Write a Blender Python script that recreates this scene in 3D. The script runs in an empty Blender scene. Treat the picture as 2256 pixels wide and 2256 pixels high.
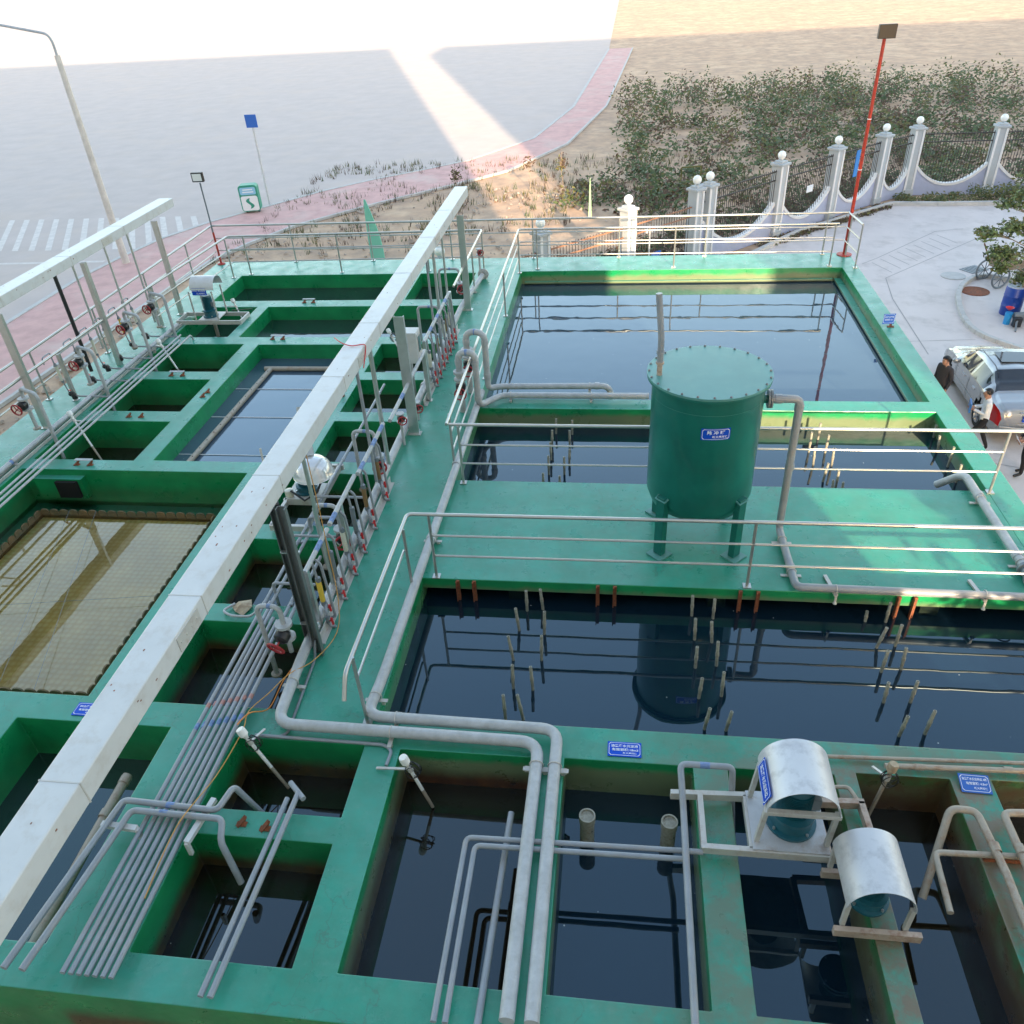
import bpy, bmesh, math, random
from mathutils import Vector, Matrix
random.seed(7)
C = bpy.context.scene.collection
D = bpy.data
PI = math.pi
R = math.radians
G = -3.3            # yard level; the deck of the treatment plant is z = 0

# ---------------------------------------------------------------- camera
F = 1759.1632; H = 7.440677
FW = Vector((-0.1266203, 0.8062017, -0.5779326)); RT = Vector((0.9916261, 0.1177917, -0.0529407)); UP = Vector((-0.0253947, 0.5797965, 0.8143655))
cam = D.cameras.new('camera'); camo = D.objects.new('camera', cam); C.objects.link(camo)
camo.matrix_world = Matrix(((RT.x, UP.x, -FW.x, 0), (RT.y, UP.y, -FW.y, 0), (RT.z, UP.z, -FW.z, H), (0, 0, 0, 1)))
cam.sensor_width = 36; cam.lens = F / 2256 * 36; cam.clip_end = 1500; cam.clip_start = 0.1
bpy.context.scene.camera = camo

def ray(u, v): return FW + RT * ((u - 1128) / F) + UP * ((1128 - v) / F)
def at(u, v, z=0.0):
    d = ray(u, v); t = (z - H) / d.z; return Vector((d.x * t, d.y * t, z))
def atx(u, v, x):
    d = ray(u, v); t = x / d.x; return Vector((x, d.y * t, H + d.z * t))
def aty(u, v, y):
    d = ray(u, v); t = y / d.y; return Vector((d.x * t, y, H + d.z * t))

# ---------------------------------------------------------------- materials
def mat(name, col, rough=0.5, metal=0.0, spec=0.5, var=0.0, vscale=4.0, col2=None, bump=0.0, bscale=30.0, coat=0.0, dirt=None, dscale=2.0, damt=0.5, emit=0.0):
    m = D.materials.new(name); m.use_nodes = True; nt = m.node_tree; b = nt.nodes['Principled BSDF']
    b.inputs['Roughness'].default_value = rough; b.inputs['Metallic'].default_value = metal
    b.inputs['Specular IOR Level'].default_value = spec; b.inputs['Coat Weight'].default_value = coat
    c = (*col, 1)
    b.inputs['Base Color'].default_value = c
    tc = nt.nodes.new('ShaderNodeTexCoord')
    src = None
    if var > 0 or col2:
        n = nt.nodes.new('ShaderNodeTexNoise'); n.inputs['Scale'].default_value = vscale; n.inputs['Detail'].default_value = 6; n.inputs['Roughness'].default_value = .62
        nt.links.new(tc.outputs['Object'], n.inputs['Vector'])
        rp = nt.nodes.new('ShaderNodeValToRGB')
        a = col2 if col2 else tuple(max(0, x * (1 - var)) for x in col)
        bb = col if col2 else tuple(min(1, x * (1 + var)) for x in col)
        rp.color_ramp.elements[0].position = .33; rp.color_ramp.elements[1].position = .67
        rp.color_ramp.elements[0].color = (*a, 1); rp.color_ramp.elements[1].color = (*bb, 1)
        nt.links.new(n.outputs['Fac'], rp.inputs['Fac']); src = rp.outputs['Color']
    if dirt:
        n = nt.nodes.new('ShaderNodeTexNoise'); n.inputs['Scale'].default_value = dscale; n.inputs['Detail'].default_value = 8; n.inputs['Roughness'].default_value = .7
        nt.links.new(tc.outputs['Object'], n.inputs['Vector'])
        rp = nt.nodes.new('ShaderNodeValToRGB'); rp.color_ramp.elements[0].position = .5; rp.color_ramp.elements[1].position = .72
        rp.color_ramp.elements[0].color = (0, 0, 0, 1); rp.color_ramp.elements[1].color = (damt, damt, damt, 1)
        nt.links.new(n.outputs['Fac'], rp.inputs['Fac'])
        mx = nt.nodes.new('ShaderNodeMix'); mx.data_type = 'RGBA'
        nt.links.new(rp.outputs['Color'], mx.inputs['Factor'])
        if src: nt.links.new(src, mx.inputs['A'])
        else: mx.inputs['A'].default_value = c
        mx.inputs['B'].default_value = (*dirt, 1); src = mx.outputs['Result']
    if src: nt.links.new(src, b.inputs['Base Color'])
    if bump > 0:
        n = nt.nodes.new('ShaderNodeTexNoise'); n.inputs['Scale'].default_value = bscale; n.inputs['Detail'].default_value = 5
        nt.links.new(tc.outputs['Object'], n.inputs['Vector'])
        bp = nt.nodes.new('ShaderNodeBump'); bp.inputs['Strength'].default_value = bump; bp.inputs['Distance'].default_value = .02
        nt.links.new(n.outputs['Fac'], bp.inputs['Height']); nt.links.new(bp.outputs['Normal'], b.inputs['Normal'])
    if emit: b.inputs['Emission Color'].default_value = c; b.inputs['Emission Strength'].default_value = emit
    return m

def N(nt, t, **kw):
    n = nt.nodes.new(t)
    for k, v in kw.items(): setattr(n, k, v)
    return n

def basin_material():
    """green painted concrete; dusty and worn on top, with sky sheen put into the colour, saturated on the walls with stain bands near the waterline"""
    m = D.materials.new('green_painted_concrete'); m.use_nodes = True; nt = m.node_tree; b = nt.nodes['Principled BSDF']; L = nt.links.new
    geo = N(nt, 'ShaderNodeNewGeometry'); sep = N(nt, 'ShaderNodeSeparateXYZ'); L(geo.outputs['Position'], sep.inputs[0])
    sn = N(nt, 'ShaderNodeSeparateXYZ'); L(geo.outputs['Normal'], sn.inputs[0])
    def noise(scale, det=6, rough=.6, vec=None, mapping=None):
        n = N(nt, 'ShaderNodeTexNoise'); n.inputs['Scale'].default_value = scale; n.inputs['Detail'].default_value = det; n.inputs['Roughness'].default_value = rough
        if mapping:
            mp = N(nt, 'ShaderNodeMapping'); mp.inputs['Scale'].default_value = mapping; L(geo.outputs['Position'], mp.inputs['Vector']); L(mp.outputs[0], n.inputs['Vector'])
        else: L(geo.outputs['Position'], n.inputs['Vector'])
        return n.outputs['Fac']
    def ramp(fac, p0, c0, p1, c1):
        r = N(nt, 'ShaderNodeValToRGB'); r.color_ramp.elements[0].position = p0; r.color_ramp.elements[1].position = p1
        r.color_ramp.elements[0].color = (*c0, 1); r.color_ramp.elements[1].color = (*c1, 1); L(fac, r.inputs['Fac']); return r.outputs['Color']
    def mix(f, a, c):
        x = N(nt, 'ShaderNodeMix', data_type='RGBA')
        for s, v in (('Factor', f), ('A', a), ('B', c)):
            if isinstance(v, (int, float)): x.inputs[s].default_value = v
            elif isinstance(v, tuple): x.inputs[s].default_value = (*v, 1)
            else: L(v, x.inputs[s])
        return x.outputs['Result']
    def mr(v, a, bb, c=0., d=1.):
        r = N(nt, 'ShaderNodeMapRange'); L(v, r.inputs['Value'])
        for k, q in zip(('From Min', 'From Max', 'To Min', 'To Max'), (a, bb, c, d)): r.inputs[k].default_value = q
        return r.outputs['Result']
    def mth(op, a, bb):
        x = N(nt, 'ShaderNodeMath', operation=op)
        for i, v in enumerate((a, bb)):
            if isinstance(v, (int, float)): x.inputs[i].default_value = v
            else: L(v, x.inputs[i])
        return x.outputs[0]
    # top: green paint shifted to teal, sky light put into the colour, mottled, with dusty patches, rusty grime toward the near right corner
    top = ramp(noise(1.3, 7, .65), .34, TOP_A, .68, TOP_B)
    top = mix(mth('MULTIPLY', ramp(noise(.55, 5, .6), .46, (0, 0, 0), .66, (1, 1, 1)), .35), top, (.07, .33, .27))
    top = mix(mth('MULTIPLY', ramp(noise(5, 8, .75), .54, (0, 0, 0), .74, (1, 1, 1)), .3), top, (.19, .36, .31))
    vc = N(nt, 'ShaderNodeTexVoronoi', feature='DISTANCE_TO_EDGE'); vc.inputs['Scale'].default_value = .55; wv = N(nt, 'ShaderNodeVectorMath', operation='ADD'); nz = N(nt, 'ShaderNodeTexNoise'); nz.inputs['Scale'].default_value = 2.5; nz.inputs['Detail'].default_value = 6; L(geo.outputs['Position'], nz.inputs['Vector']); L(geo.outputs['Position'], wv.inputs[0]); L(nz.outputs['Color'], wv.inputs[1]); L(wv.outputs[0], vc.inputs['Vector'])
    top = mix(mth('MULTIPLY', mr(vc.outputs['Distance'], .006, .0), .55), top, (.05, .13, .10))
    top = mix(mth('MULTIPLY', ramp(noise(1.0, 8, .75, mapping=(.5, 3.0, 1)), .56, (0, 0, 0), .70, (1, 1, 1)), .26), top, (.13, .37, .28))
    top = mix(mth('MULTIPLY', ramp(noise(2.0, 8, .7, mapping=(2.2, .6, 1)), .60, (0, 0, 0), .72, (1, 1, 1)), .35), top, (.012, .13, .09))
    grime_area = mth('MULTIPLY', mr(sep.outputs['X'], -.5, 2.9), mr(sep.outputs['Y'], 6.5, 5.6))
    gr = mth('MULTIPLY', mth('ADD', mth('MULTIPLY', grime_area, 1.0), .14), ramp(noise(3.2, 8, .7), .34, (0, 0, 0), .56, (1, 1, 1)))
    top = mix(gr, top, (.17, .14, .09))
    speck = ramp(noise(26, 3, .6), .68, (0, 0, 0), .75, (1, 1, 1))
    top = mix(mth('MULTIPLY', speck, .35), top, (.10, .16, .12))
    # walls
    wall = ramp(noise(1.8), .35, (.004, .20, .068), .68, (.010, .29, .10))
    zn = mth('ADD', sep.outputs['Z'], mth('MULTIPLY', mth('SUBTRACT', noise(2.2, 7, .7, mapping=(1, 1, .5)), .5), .22))
    # big ponds: pale olive scum line close to the water
    scum = mth('MULTIPLY', mr(zn, -.10, -.2), .85)
    bigpond = mr(sep.outputs['X'], -2.8, -2.7)
    wallb = mix(mth('MULTIPLY', scum, bigpond), wall, (.17, .19, .11))
    # small tanks: rusty brown stains, heavier in the near row and the column beside the walkway
    near = mth('MAXIMUM', mr(sep.outputs['Y'], 5.95, 5.75), mth('MULTIPLY', mr(sep.outputs['X'], -6.05, -5.85), mr(sep.outputs['X'], -3.7, -3.9)))
    rust = mth('MULTIPLY', mr(zn, -.30, -.50), mth('MULTIPLY', mth('SUBTRACT', 1., bigpond), mth('ADD', mth('MULTIPLY', near, .62), .28)))
    rust = mth('MULTIPLY', rust, mth('MAXIMUM', mr(sep.outputs['Y'], 5.95, 6.0), mr(sep.outputs['X'], -5.0, -4.9, .15, 1.)))
    rust2 = mth('MULTIPLY', mr(zn, -.28, -.5), mth('MULTIPLY', mr(sep.outputs['X'], -2.5, -2.3), mr(sep.outputs['Y'], 5.95, 5.75)))
    clean = mth('MULTIPLY', mr(sep.outputs['X'], -.6, -.5), mr(sep.outputs['X'], 2.5, 2.4))
    rust2 = mth('MULTIPLY', rust2, mth('SUBTRACT', 1., mth('MULTIPLY', clean, .85)))
    rust = mth('MULTIPLY', rust, mth('SUBTRACT', 1., mth('MULTIPLY', mth('MULTIPLY', clean, near), .85)))
    wallb = mix(mth('MAXIMUM', rust, rust2), wallb, ramp(noise(6), .35, (.045, .014, .006), .7, (.12, .045, .014)))
    r3_ = mth('MULTIPLY', mth('MULTIPLY', mr(sep.outputs['X'], 1.9, 2.7), mr(sep.outputs['Y'], 5.95, 5.75)), ramp(noise(3.5, 7, .7), .34, (.25, .25, .25), .6, (.95, .95, .95)))
    wallb = mix(r3_, wallb, (.11, .06, .025))
    edge = mr(sep.outputs['Y'], 5.95, 5.75)
    out = mr(sep.outputs['Z'], -3.0, -3.1)
    f = mr(sn.outputs['Z'], .3, .6)
    col = mix(f, wallb, top)
    L(col, b.inputs['Base Color'])
    L(mr(noise(3.0, 5, .6), .3, .7, .22, .46), b.inputs['Roughness'])
    b.inputs['Specular IOR Level'].default_value = .62
    bp = N(nt, 'ShaderNodeBump'); bp.inputs['Strength'].default_value = .25; bp.inputs['Distance'].default_value = .01
    L(noise(9, 6, .6), bp.inputs['Height']); L(bp.outputs[0], b.inputs['Normal'])
    return m
TOP_A = (.012, .235, .155); TOP_B = (.026, .325, .228)

def water_material(name, col, wave=.02, scale=2.2):
    m = D.materials.new(name); m.use_nodes = True; nt = m.node_tree; b = nt.nodes['Principled BSDF']; L = nt.links.new
    b.inputs['Base Color'].default_value = (*col, 1); b.inputs['Roughness'].default_value = .012; b.inputs['IOR'].default_value = 1.85; b.inputs['Specular Tint'].default_value = (.62, .84, 1.0, 1)  # specular tint puts extra sky blue into the reflections
    tc = N(nt, 'ShaderNodeNewGeometry')
    n1 = N(nt, 'ShaderNodeTexNoise'); n1.inputs['Scale'].default_value = scale; n1.inputs['Detail'].default_value = 2; L(tc.outputs['Position'], n1.inputs['Vector'])
    bp = N(nt, 'ShaderNodeBump'); bp.inputs['Strength'].default_value = wave; bp.inputs['Distance'].default_value = .1
    L(n1.outputs['Fac'], bp.inputs['Height']); L(bp.outputs[0], b.inputs['Normal'])
    # floating specks
    v = N(nt, 'ShaderNodeTexVoronoi'); v.inputs['Scale'].default_value = 3.2; L(tc.outputs['Position'], v.inputs['Vector'])
    r = N(nt, 'ShaderNodeValToRGB'); r.color_ramp.elements[0].position = .022; r.color_ramp.elements[1].position = .03
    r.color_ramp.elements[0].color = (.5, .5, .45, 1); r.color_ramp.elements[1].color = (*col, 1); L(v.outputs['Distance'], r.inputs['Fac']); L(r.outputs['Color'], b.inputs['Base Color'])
    return m

M = {}
M['deck'] = basin_material()
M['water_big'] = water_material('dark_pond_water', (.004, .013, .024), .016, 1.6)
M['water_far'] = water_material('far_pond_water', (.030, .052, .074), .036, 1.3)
M['water_pale'] = water_material('pale_sky_water', (.045, .078, .115), .02)  # paler blue base colour stands in for reflected sky
M['water_green'] = water_material('greenish_tank_water', (.012, .030, .024), .01)
M['water_brown'] = water_material('brown_tank_water', (.012, .008, .004), .008)
M['steel'] = mat('brushed_steel', (.62, .61, .59), .34, .85, var=.06, vscale=8)
M['rail'] = mat('stainless_rail', (.50, .49, .47), .33, .75, var=.05, vscale=5)
M['darksteel'] = mat('dull_channel_steel', (.23, .23, .23), .4, .7, var=.1, vscale=4)
M['pvc'] = mat('grey_pvc', (.27, .29, .32), .38, 0, var=.10, vscale=5, dirt=(.34, .30, .26), dscale=3, damt=.5)
M['pvc_dark'] = mat('dark_grey_pvc', (.17, .19, .21), .35, var=.1, vscale=5)
M['pvc_dusty'] = mat('dusty_grey_pvc', (.42, .43, .44), .5, var=.12, vscale=7, dirt=(.30, .29, .27), dscale=9, damt=.55)
M['pvc_beige'] = mat('stained_pvc', (.36, .31, .25), .5, var=.15, vscale=6, dirt=(.20, .09, .04), dscale=6, damt=.8)
M['stub'] = mat('weathered_pvc', (.30, .29, .24), .6, var=.25, vscale=16, dirt=(.14, .11, .07), dscale=25, damt=.8)
M['black'] = mat('black_plastic', (.018, .018, .02), .4)
M['hole'] = mat('black_hole', (.004, .004, .004), .9)  # near-black stands in for the shade inside holes and recesses
M['red'] = mat('red_plastic', (.62, .025, .03), .35)
M['dkred'] = mat('dark_red_handwheel', (.33, .015, .02), .4)
M['white'] = mat('white_painted_steel', (.60, .60, .60), .38, var=.04, vscale=3, dirt=(.38, .31, .25), dscale=5, damt=.38)
M['hood'] = mat('galvanised_sheet', (.60, .60, .62), .42, .25, var=.05, vscale=2, dirt=(.16, .15, .17), dscale=5, damt=.42)
M['frame'] = mat('grey_painted_frame', (.55, .53, .50), .45, .2, var=.08, dirt=(.28, .16, .10), dscale=8, damt=.5)
M['rustframe'] = mat('rusty_frame', (.42, .33, .27), .6, var=.15, dirt=(.22, .08, .04), dscale=7, damt=.9)
M['tank'] = mat('green_enamel', (.004, .125, .10), .33, coat=.25, var=.16, vscale=1.6, bump=.05, bscale=3, dirt=(.02, .17, .14), dscale=1.1, damt=.7)
M['tanklid'] = mat('green_enamel_sky_paled', (.09, .26, .24), .40, var=.08, vscale=1.6, dirt=(.14, .30, .26), dscale=3, damt=.5)  # paler than the shell enamel: reflected sky put into the colour
M['motor'] = mat('teal_motor', (.008, .085, .115), .35, var=.15, vscale=10)
M['rust'] = mat('rusty_steel', (.30, .085, .03), .8, col2=(.12, .05, .03), vscale=18)
M['rustred'] = mat('red_oxide_paint', (.42, .035, .02), .5, var=.2, vscale=4, dirt=(.12, .03, .02), dscale=6, damt=.7)
M['blue'] = mat('blue_sign', (.002, .07, .55), .4, spec=.25)
M['blue2'] = mat('faded_blue_sign', (.05, .15, .50), .6, spec=.2)
M['ink'] = mat('white_lettering', (.80, .82, .86), .5)
M['band'] = mat('worn_label_band', (.14, .22, .42), .6, var=.3, vscale=30)
M['cable'] = mat('dull_orange_cable', (.52, .27, .07), .6)
M['yellow'] = mat('yellow_tube', (.75, .50, .06), .4)
M['brown'] = mat('brown_tube', (.24, .14, .06), .35)
M['clearish'] = mat('pale_tube', (.62, .60, .50), .3)
M['orange'] = mat('orange_cable', (.70, .24, .04), .5)
M['cap'] = mat('white_cap', (.80, .79, .76), .4, var=.04)
M['glasswhite'] = mat('white_globe', (.86, .86, .84), .2)
M['asphalt'] = mat('pale_road', (.50, .42, .385), .85, var=.06, vscale=.6, dirt=(.55, .44, .37), dscale=.25, damt=.6, bump=.1)
M['paver'] = mat('pink_pavers', (.58, .34, .31), .85, var=.12, vscale=1.5, dirt=(.60, .47, .42), dscale=.35, damt=.8)
M['kerb'] = mat('kerb_concrete', (.50, .48, .46), .85, var=.1, vscale=3)
M['paint'] = mat('road_paint', (.62, .56, .52), .8, var=.1, vscale=3)
M['yard'] = mat('yard_concrete', (.64, .56, .53), .8, var=.05, vscale=.8, dirt=(.44, .38, .35), dscale=.9, damt=.7, bump=.1)
M['yardline'] = mat('concrete_joint', (.34, .31, .30), .9)
M['dirt'] = mat('dry_earth', (.56, .37, .24), .95, col2=(.36, .25, .18), vscale=1.1, dirt=(.70, .50, .33), dscale=.45, damt=.8, bump=.5, bscale=8)
M['rock'] = mat('rubble_stone', (.48, .39, .32), .9, col2=(.28, .22, .18), vscale=2)
M['wallblue'] = mat('lavender_wall', (.42, .45, .60), .8, var=.05)
M['pillar'] = mat('grey_pillar', (.44, .47, .50), .75, var=.08, dirt=(.35, .30, .28), dscale=2, damt=.5)
M['trim'] = mat('white_trim', (.76, .74, .74), .7, var=.05)
M['bars'] = mat('dark_bars', (.035, .028, .026), .5)
M['barbrown'] = mat('brown_rail', (.34, .16, .09), .6)
M['leaf'] = mat('leaf_green', (.095, .13, .04), .55, col2=(.04, .07, .02), vscale=1.5)
M['leaflight'] = mat('young_leaf', (.20, .24, .07), .55, col2=(.10, .14, .035), vscale=1.5)
M['leafy'] = mat('leaf_yellow', (.17, .15, .04), .6, col2=(.08, .09, .025), vscale=1.5)
M['leafr'] = mat('leaf_brown', (.13, .075, .045), .7, col2=(.075, .05, .03), vscale=1.5)
M['bark'] = mat('bark', (.30, .24, .19), .85, var=.25, vscale=12)
M['carpaint'] = mat('silver_paint', (.36, .37, .385), .26, .55, coat=.6)
M['glass'] = mat('dark_window', (.015, .02, .03), .05, spec=.8)
M['tyre'] = mat('tyre_rubber', (.015, .015, .016), .8)
M['alloy'] = mat('alloy_rim', (.55, .55, .57), .3, .8)
M['tail'] = mat('tail_red', (.45, .01, .015), .2)
M['skin'] = mat('skin', (.42, .22, .15), .55)
M['hair'] = mat('black_hair', (.008, .008, .010), .5)
M['shirt'] = mat('white_shirt', (.72, .73, .76), .8, var=.04, vscale=12)
M['trousers'] = mat('black_trousers', (.010, .010, .014), .8)
M['jacket'] = mat('grey_jacket', (.045, .04, .045), .8, var=.1, vscale=20)
M['suit'] = mat('dark_suit', (.012, .012, .02), .75)
M['shoe'] = mat('black_shoe', (.01, .01, .01), .3)
M['folder'] = mat('blue_folder', (.02, .14, .42), .4)
M['paper'] = mat('paper', (.75, .77, .82), .7)
M['drum'] = mat('blue_drum', (.01, .05, .30), .35)
M['drumlid'] = mat('pale_drum_lid', (.40, .45, .58), .4)
M['wood'] = mat('old_wood', (.28, .21, .15), .8, var=.25, vscale=6)
M['greenban'] = mat('green_cloth', (.20, .56, .43), .8)
M['bluecloth'] = mat('blue_cloth', (.06, .24, .62), .8)
M['bingreen'] = mat('bin_green', (.04, .30, .20), .5)
M['bld'] = mat('building_render', (.55, .54, .52), .8)
M['cardboard'] = mat('torn_paper', (.50, .42, .30), .9, col2=(.25, .16, .10), vscale=9)

# ---------------------------------------------------------------- mesh builder
class MB:
    def __init__(s): s.v = []; s.f = []; s.m = []; s.sm = []
    def add(s, vs, fs, mi=0, smooth=False):
        o = len(s.v); s.v += [Vector(p) for p in vs]
        for f in fs: s.f.append([i + o for i in f]); s.m.append(mi); s.sm.append(smooth)
        return s
    def box(s, c, size, rz=0, mi=0):
        x, y, z = (q / 2 for q in size); c = Vector(c); ro = Matrix.Rotation(rz, 3, 'Z')
        vs = [c + ro @ Vector((a * x, b * y, d * z)) for a, b, d in ((-1,-1,-1),(1,-1,-1),(1,1,-1),(-1,1,-1),(-1,-1,1),(1,-1,1),(1,1,1),(-1,1,1))]
        return s.add(vs, [(0,3,2,1),(4,5,6,7),(0,1,5,4),(1,2,6,5),(2,3,7,6),(3,0,4,7)], mi)
    def beam(s, p, q, w, h, mi=0, up=(0, 0, 1)):
        p = Vector(p); q = Vector(q); d = (q - p).normalized(); u = Vector(up)
        if abs(d.dot(u)) > .98: u = Vector((0, 1, 0))
        r = d.cross(u).normalized(); u = r.cross(d).normalized()
        vs = [b + r * a * w / 2 + u * c * h / 2 for b in (p, q) for a, c in ((-1,-1),(1,-1),(1,1),(-1,1))]
        return s.add(vs, [(0,3,2,1),(4,5,6,7),(0,1,5,4),(1,2,6,5),(2,3,7,6),(3,0,4,7)], mi)
    def tube(s, pts, r, n=10, mi=0, caps=True, r2=None):
        pts = [Vector(p) for p in pts]; k = len(pts); rings = []
        d0 = (pts[1] - pts[0]).normalized(); a = Vector((0, 0, 1)) if abs(d0.z) < .9 else Vector((1, 0, 0))
        u = d0.cross(a).normalized()
        vs = []
        for i, p in enumerate(pts):
            d = (pts[min(i + 1, k - 1)] - pts[max(i - 1, 0)]).normalized()
            u = (u - d * u.dot(d)).normalized(); w = d.cross(u)
            rr = r if r2 is None else r + (r2 - r) * i / (k - 1)
            vs += [p + (u * math.cos(2*PI*j/n) + w * math.sin(2*PI*j/n)) * rr for j in range(n)]
        fs = [(i*n+j, i*n+(j+1)%n, (i+1)*n+(j+1)%n, (i+1)*n+j) for i in range(k-1) for j in range(n)]
        s.add(vs, fs, mi, True)
        if caps:
            s.add(vs[:n], [tuple(reversed(range(n)))], mi); s.add(vs[-n:], [tuple(range(n))], mi)
        return s
    def cyl(s, p, q, r, n=12, mi=0, r2=None): return s.tube([p, q], r, n, mi, True, r2)
    def lathe(s, prof, o=(0, 0, 0), n=24, mi=0, axis=None, smooth=True):
        o = Vector(o); mt = Matrix.Identity(3)
        if axis is not None: mt = Vector((0, 0, 1)).rotation_difference(Vector(axis).normalized()).to_matrix()
        vs = [o + mt @ Vector((r * math.cos(2*PI*j/n), r * math.sin(2*PI*j/n), z)) for r, z in prof for j in range(n)]
        fs = [(i*n+j, i*n+(j+1)%n, (i+1)*n+(j+1)%n, (i+1)*n+j) for i in range(len(prof)-1) for j in range(n)]
        return s.add(vs, fs, mi, smooth)
    def sphere(s, c, r, n=16, mi=0, sc=(1, 1, 1)):
        c = Vector(c); k = n // 2
        vs = [c + Vector((r*sc[0]*math.sin(PI*i/k)*math.cos(2*PI*j/n), r*sc[1]*math.sin(PI*i/k)*math.sin(2*PI*j/n), r*sc[2]*math.cos(PI*i/k))) for i in range(k+1) for j in range(n)]
        fs = [(i*n+j, (i+1)*n+j, (i+1)*n+(j+1)%n, i*n+(j+1)%n) for i in range(k) for j in range(n)]
        return s.add(vs, fs, mi, True)
    def torus(s, c, Rr, r, axis=(0, 0, 1), n=24, k=8, mi=0):
        mt = Vector((0, 0, 1)).rotation_difference(Vector(axis).normalized()).to_matrix(); c = Vector(c)
        vs = [c + mt @ Vector(((Rr + r*math.cos(2*PI*j/k))*math.cos(2*PI*i/n), (Rr + r*math.cos(2*PI*j/k))*math.sin(2*PI*i/n), r*math.sin(2*PI*j/k))) for i in range(n) for j in range(k)]
        fs = [(i*k+j, ((i+1)%n)*k+j, ((i+1)%n)*k+(j+1)%k, i*k+(j+1)%k) for i in range(n) for j in range(k)]
        return s.add(vs, fs, mi, True)
    def prism(s, poly, z0, z1, mi=0):
        n = len(poly); vs = [(x, y, z0) for x, y in poly] + [(x, y, z1) for x, y in poly]
        return s.add(vs, [tuple(reversed(range(n))), tuple(range(n, 2*n))] + [(i, (i+1)%n, n+(i+1)%n, n+i) for i in range(n)], mi)
    def quad(s, a, b, c, d, mi=0): return s.add([a, b, c, d], [(0, 1, 2, 3)], mi)
    def build(s, name, mats, parent=None, loc=None, bevel=0.0, fix=True):
        me = D.meshes.new(name)
        o0 = Vector(loc) if loc is not None else Vector((0, 0, 0))
        me.from_pydata([tuple(p - o0) for p in s.v], [], s.f)
        if not isinstance(mats, (list, tuple)): mats = [mats]
        for m_ in mats: me.materials.append(m_)
        for i, p in enumerate(me.polygons): p.material_index = s.m[i]; p.use_smooth = s.sm[i]
        if fix:
            bm = bmesh.new(); bm.from_mesh(me)
            bmesh.ops.remove_doubles(bm, verts=bm.verts, dist=1e-5)
            bmesh.ops.recalc_face_normals(bm, faces=bm.faces); bm.to_mesh(me); bm.free()
        ob = D.objects.new(name, me); C.objects.link(ob); ob.location = o0
        if parent: ob.parent = parent; ob.location = o0 - WL[parent.name] if parent.name in WL else o0
        WL[ob.name] = o0 if True else None
        if bevel:
            b = ob.modifiers.new('bevel', 'BEVEL'); b.width = bevel; b.segments = 2; b.limit_method = 'ANGLE'; b.angle_limit = R(35)
        try:
            sm_ = any(s.sm)
            if sm_: me.set_sharp_from_angle(angle=R(38))
        except Exception: pass
        return ob
WL = {}
def thing(name, label, cat, loc=(0, 0, 0), group=None):
    o = D.objects.new(name, None); C.objects.link(o); o.location = loc; WL[o.name] = Vector(loc); o.empty_display_size = .1
    return tag(o, label, cat, group)
def tag(o, label, cat, group=None):
    o['label'] = label; o['category'] = cat
    if group: o['group'] = group
    return o
def struct(o, kind='structure', label=None, cat=None):
    o['kind'] = kind
    if label: o['label'] = label
    if cat: o['category'] = cat
    return o
def dup(root, loc, rotz=None, label=None, group=None):
    r = root.copy(); C.objects.link(r); r.location = loc
    if rotz is not None: r.rotation_euler = (0, 0, rotz)
    if label: r['label'] = label
    if group: r['group'] = group
    for ch in list(root.children):
        c = ch.copy(); C.objects.link(c); c.parent = r
        for g in ch.children:
            d = g.copy(); C.objects.link(d); d.parent = c
    return r
def fillet(pts, r, n=5):
    pts = [Vector(p) for p in pts]; out = [pts[0]]
    for i in range(1, len(pts) - 1):
        a, b, c = pts[i-1], pts[i], pts[i+1]; d1 = (a - b); d2 = (c - b)
        q = min(r, d1.length * .48, d2.length * .48); d1.normalize(); d2.normalize()
        p0 = b + d1 * q; p1 = b + d2 * q
        for k in range(n + 1):
            t = k / n; out.append(p0 * (1-t)**2 + b * 2*t*(1-t) + p1 * t*t)
    out.append(pts[-1]); return out

def text_mesh(body, size, bold=.0):
    c = D.curves.new('text', 'FONT'); c.body = body; c.size = size; c.align_x = 'CENTER'; c.align_y = 'CENTER'; c.resolution_u = 3; c.offset = bold
    o = D.objects.new('text', c); C.objects.link(o); bpy.context.view_layer.update()
    me = D.meshes.new_from_object(o.evaluated_get(bpy.context.evaluated_depsgraph_get()))
    D.objects.remove(o, do_unlink=True); return me
def put_text(body, size, o, u, v, mt_, name='lettering', parent=None, bold=.004, wid=None, offset=.004, curve=None):
    """lay text on the plane (o,u,v); curve=(axis point, radius) wraps it round a vertical cylinder"""
    me = text_mesh(body, size, size * .018 + bold * 0)
    u = Vector(u).normalized(); v = Vector(v).normalized(); n = u.cross(v)
    xs = [q.co.x for q in me.vertices] or [0]; w = max(xs) - min(xs); sx = (wid / w) if wid else 1
    par0 = WL.get(parent.name, Vector((0, 0, 0))) if parent else Vector((0, 0, 0))
    for q in me.vertices:
        p = Vector(o) + u * (q.co.x * sx) + v * q.co.y + n * offset
        if curve:
            ax, rad = curve; a0 = math.atan2(o[1] - ax[1], o[0] - ax[0]); a = a0 + q.co.x * sx / rad
            p = Vector((ax[0] + (rad + offset) * math.cos(a), ax[1] + (rad + offset) * math.sin(a), o[2] + q.co.y))
        q.co = p - par0
    me.materials.append(mt_)
    ob = D.objects.new(name, me); C.objects.link(ob)
    if parent: ob.parent = parent
    return ob
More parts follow.
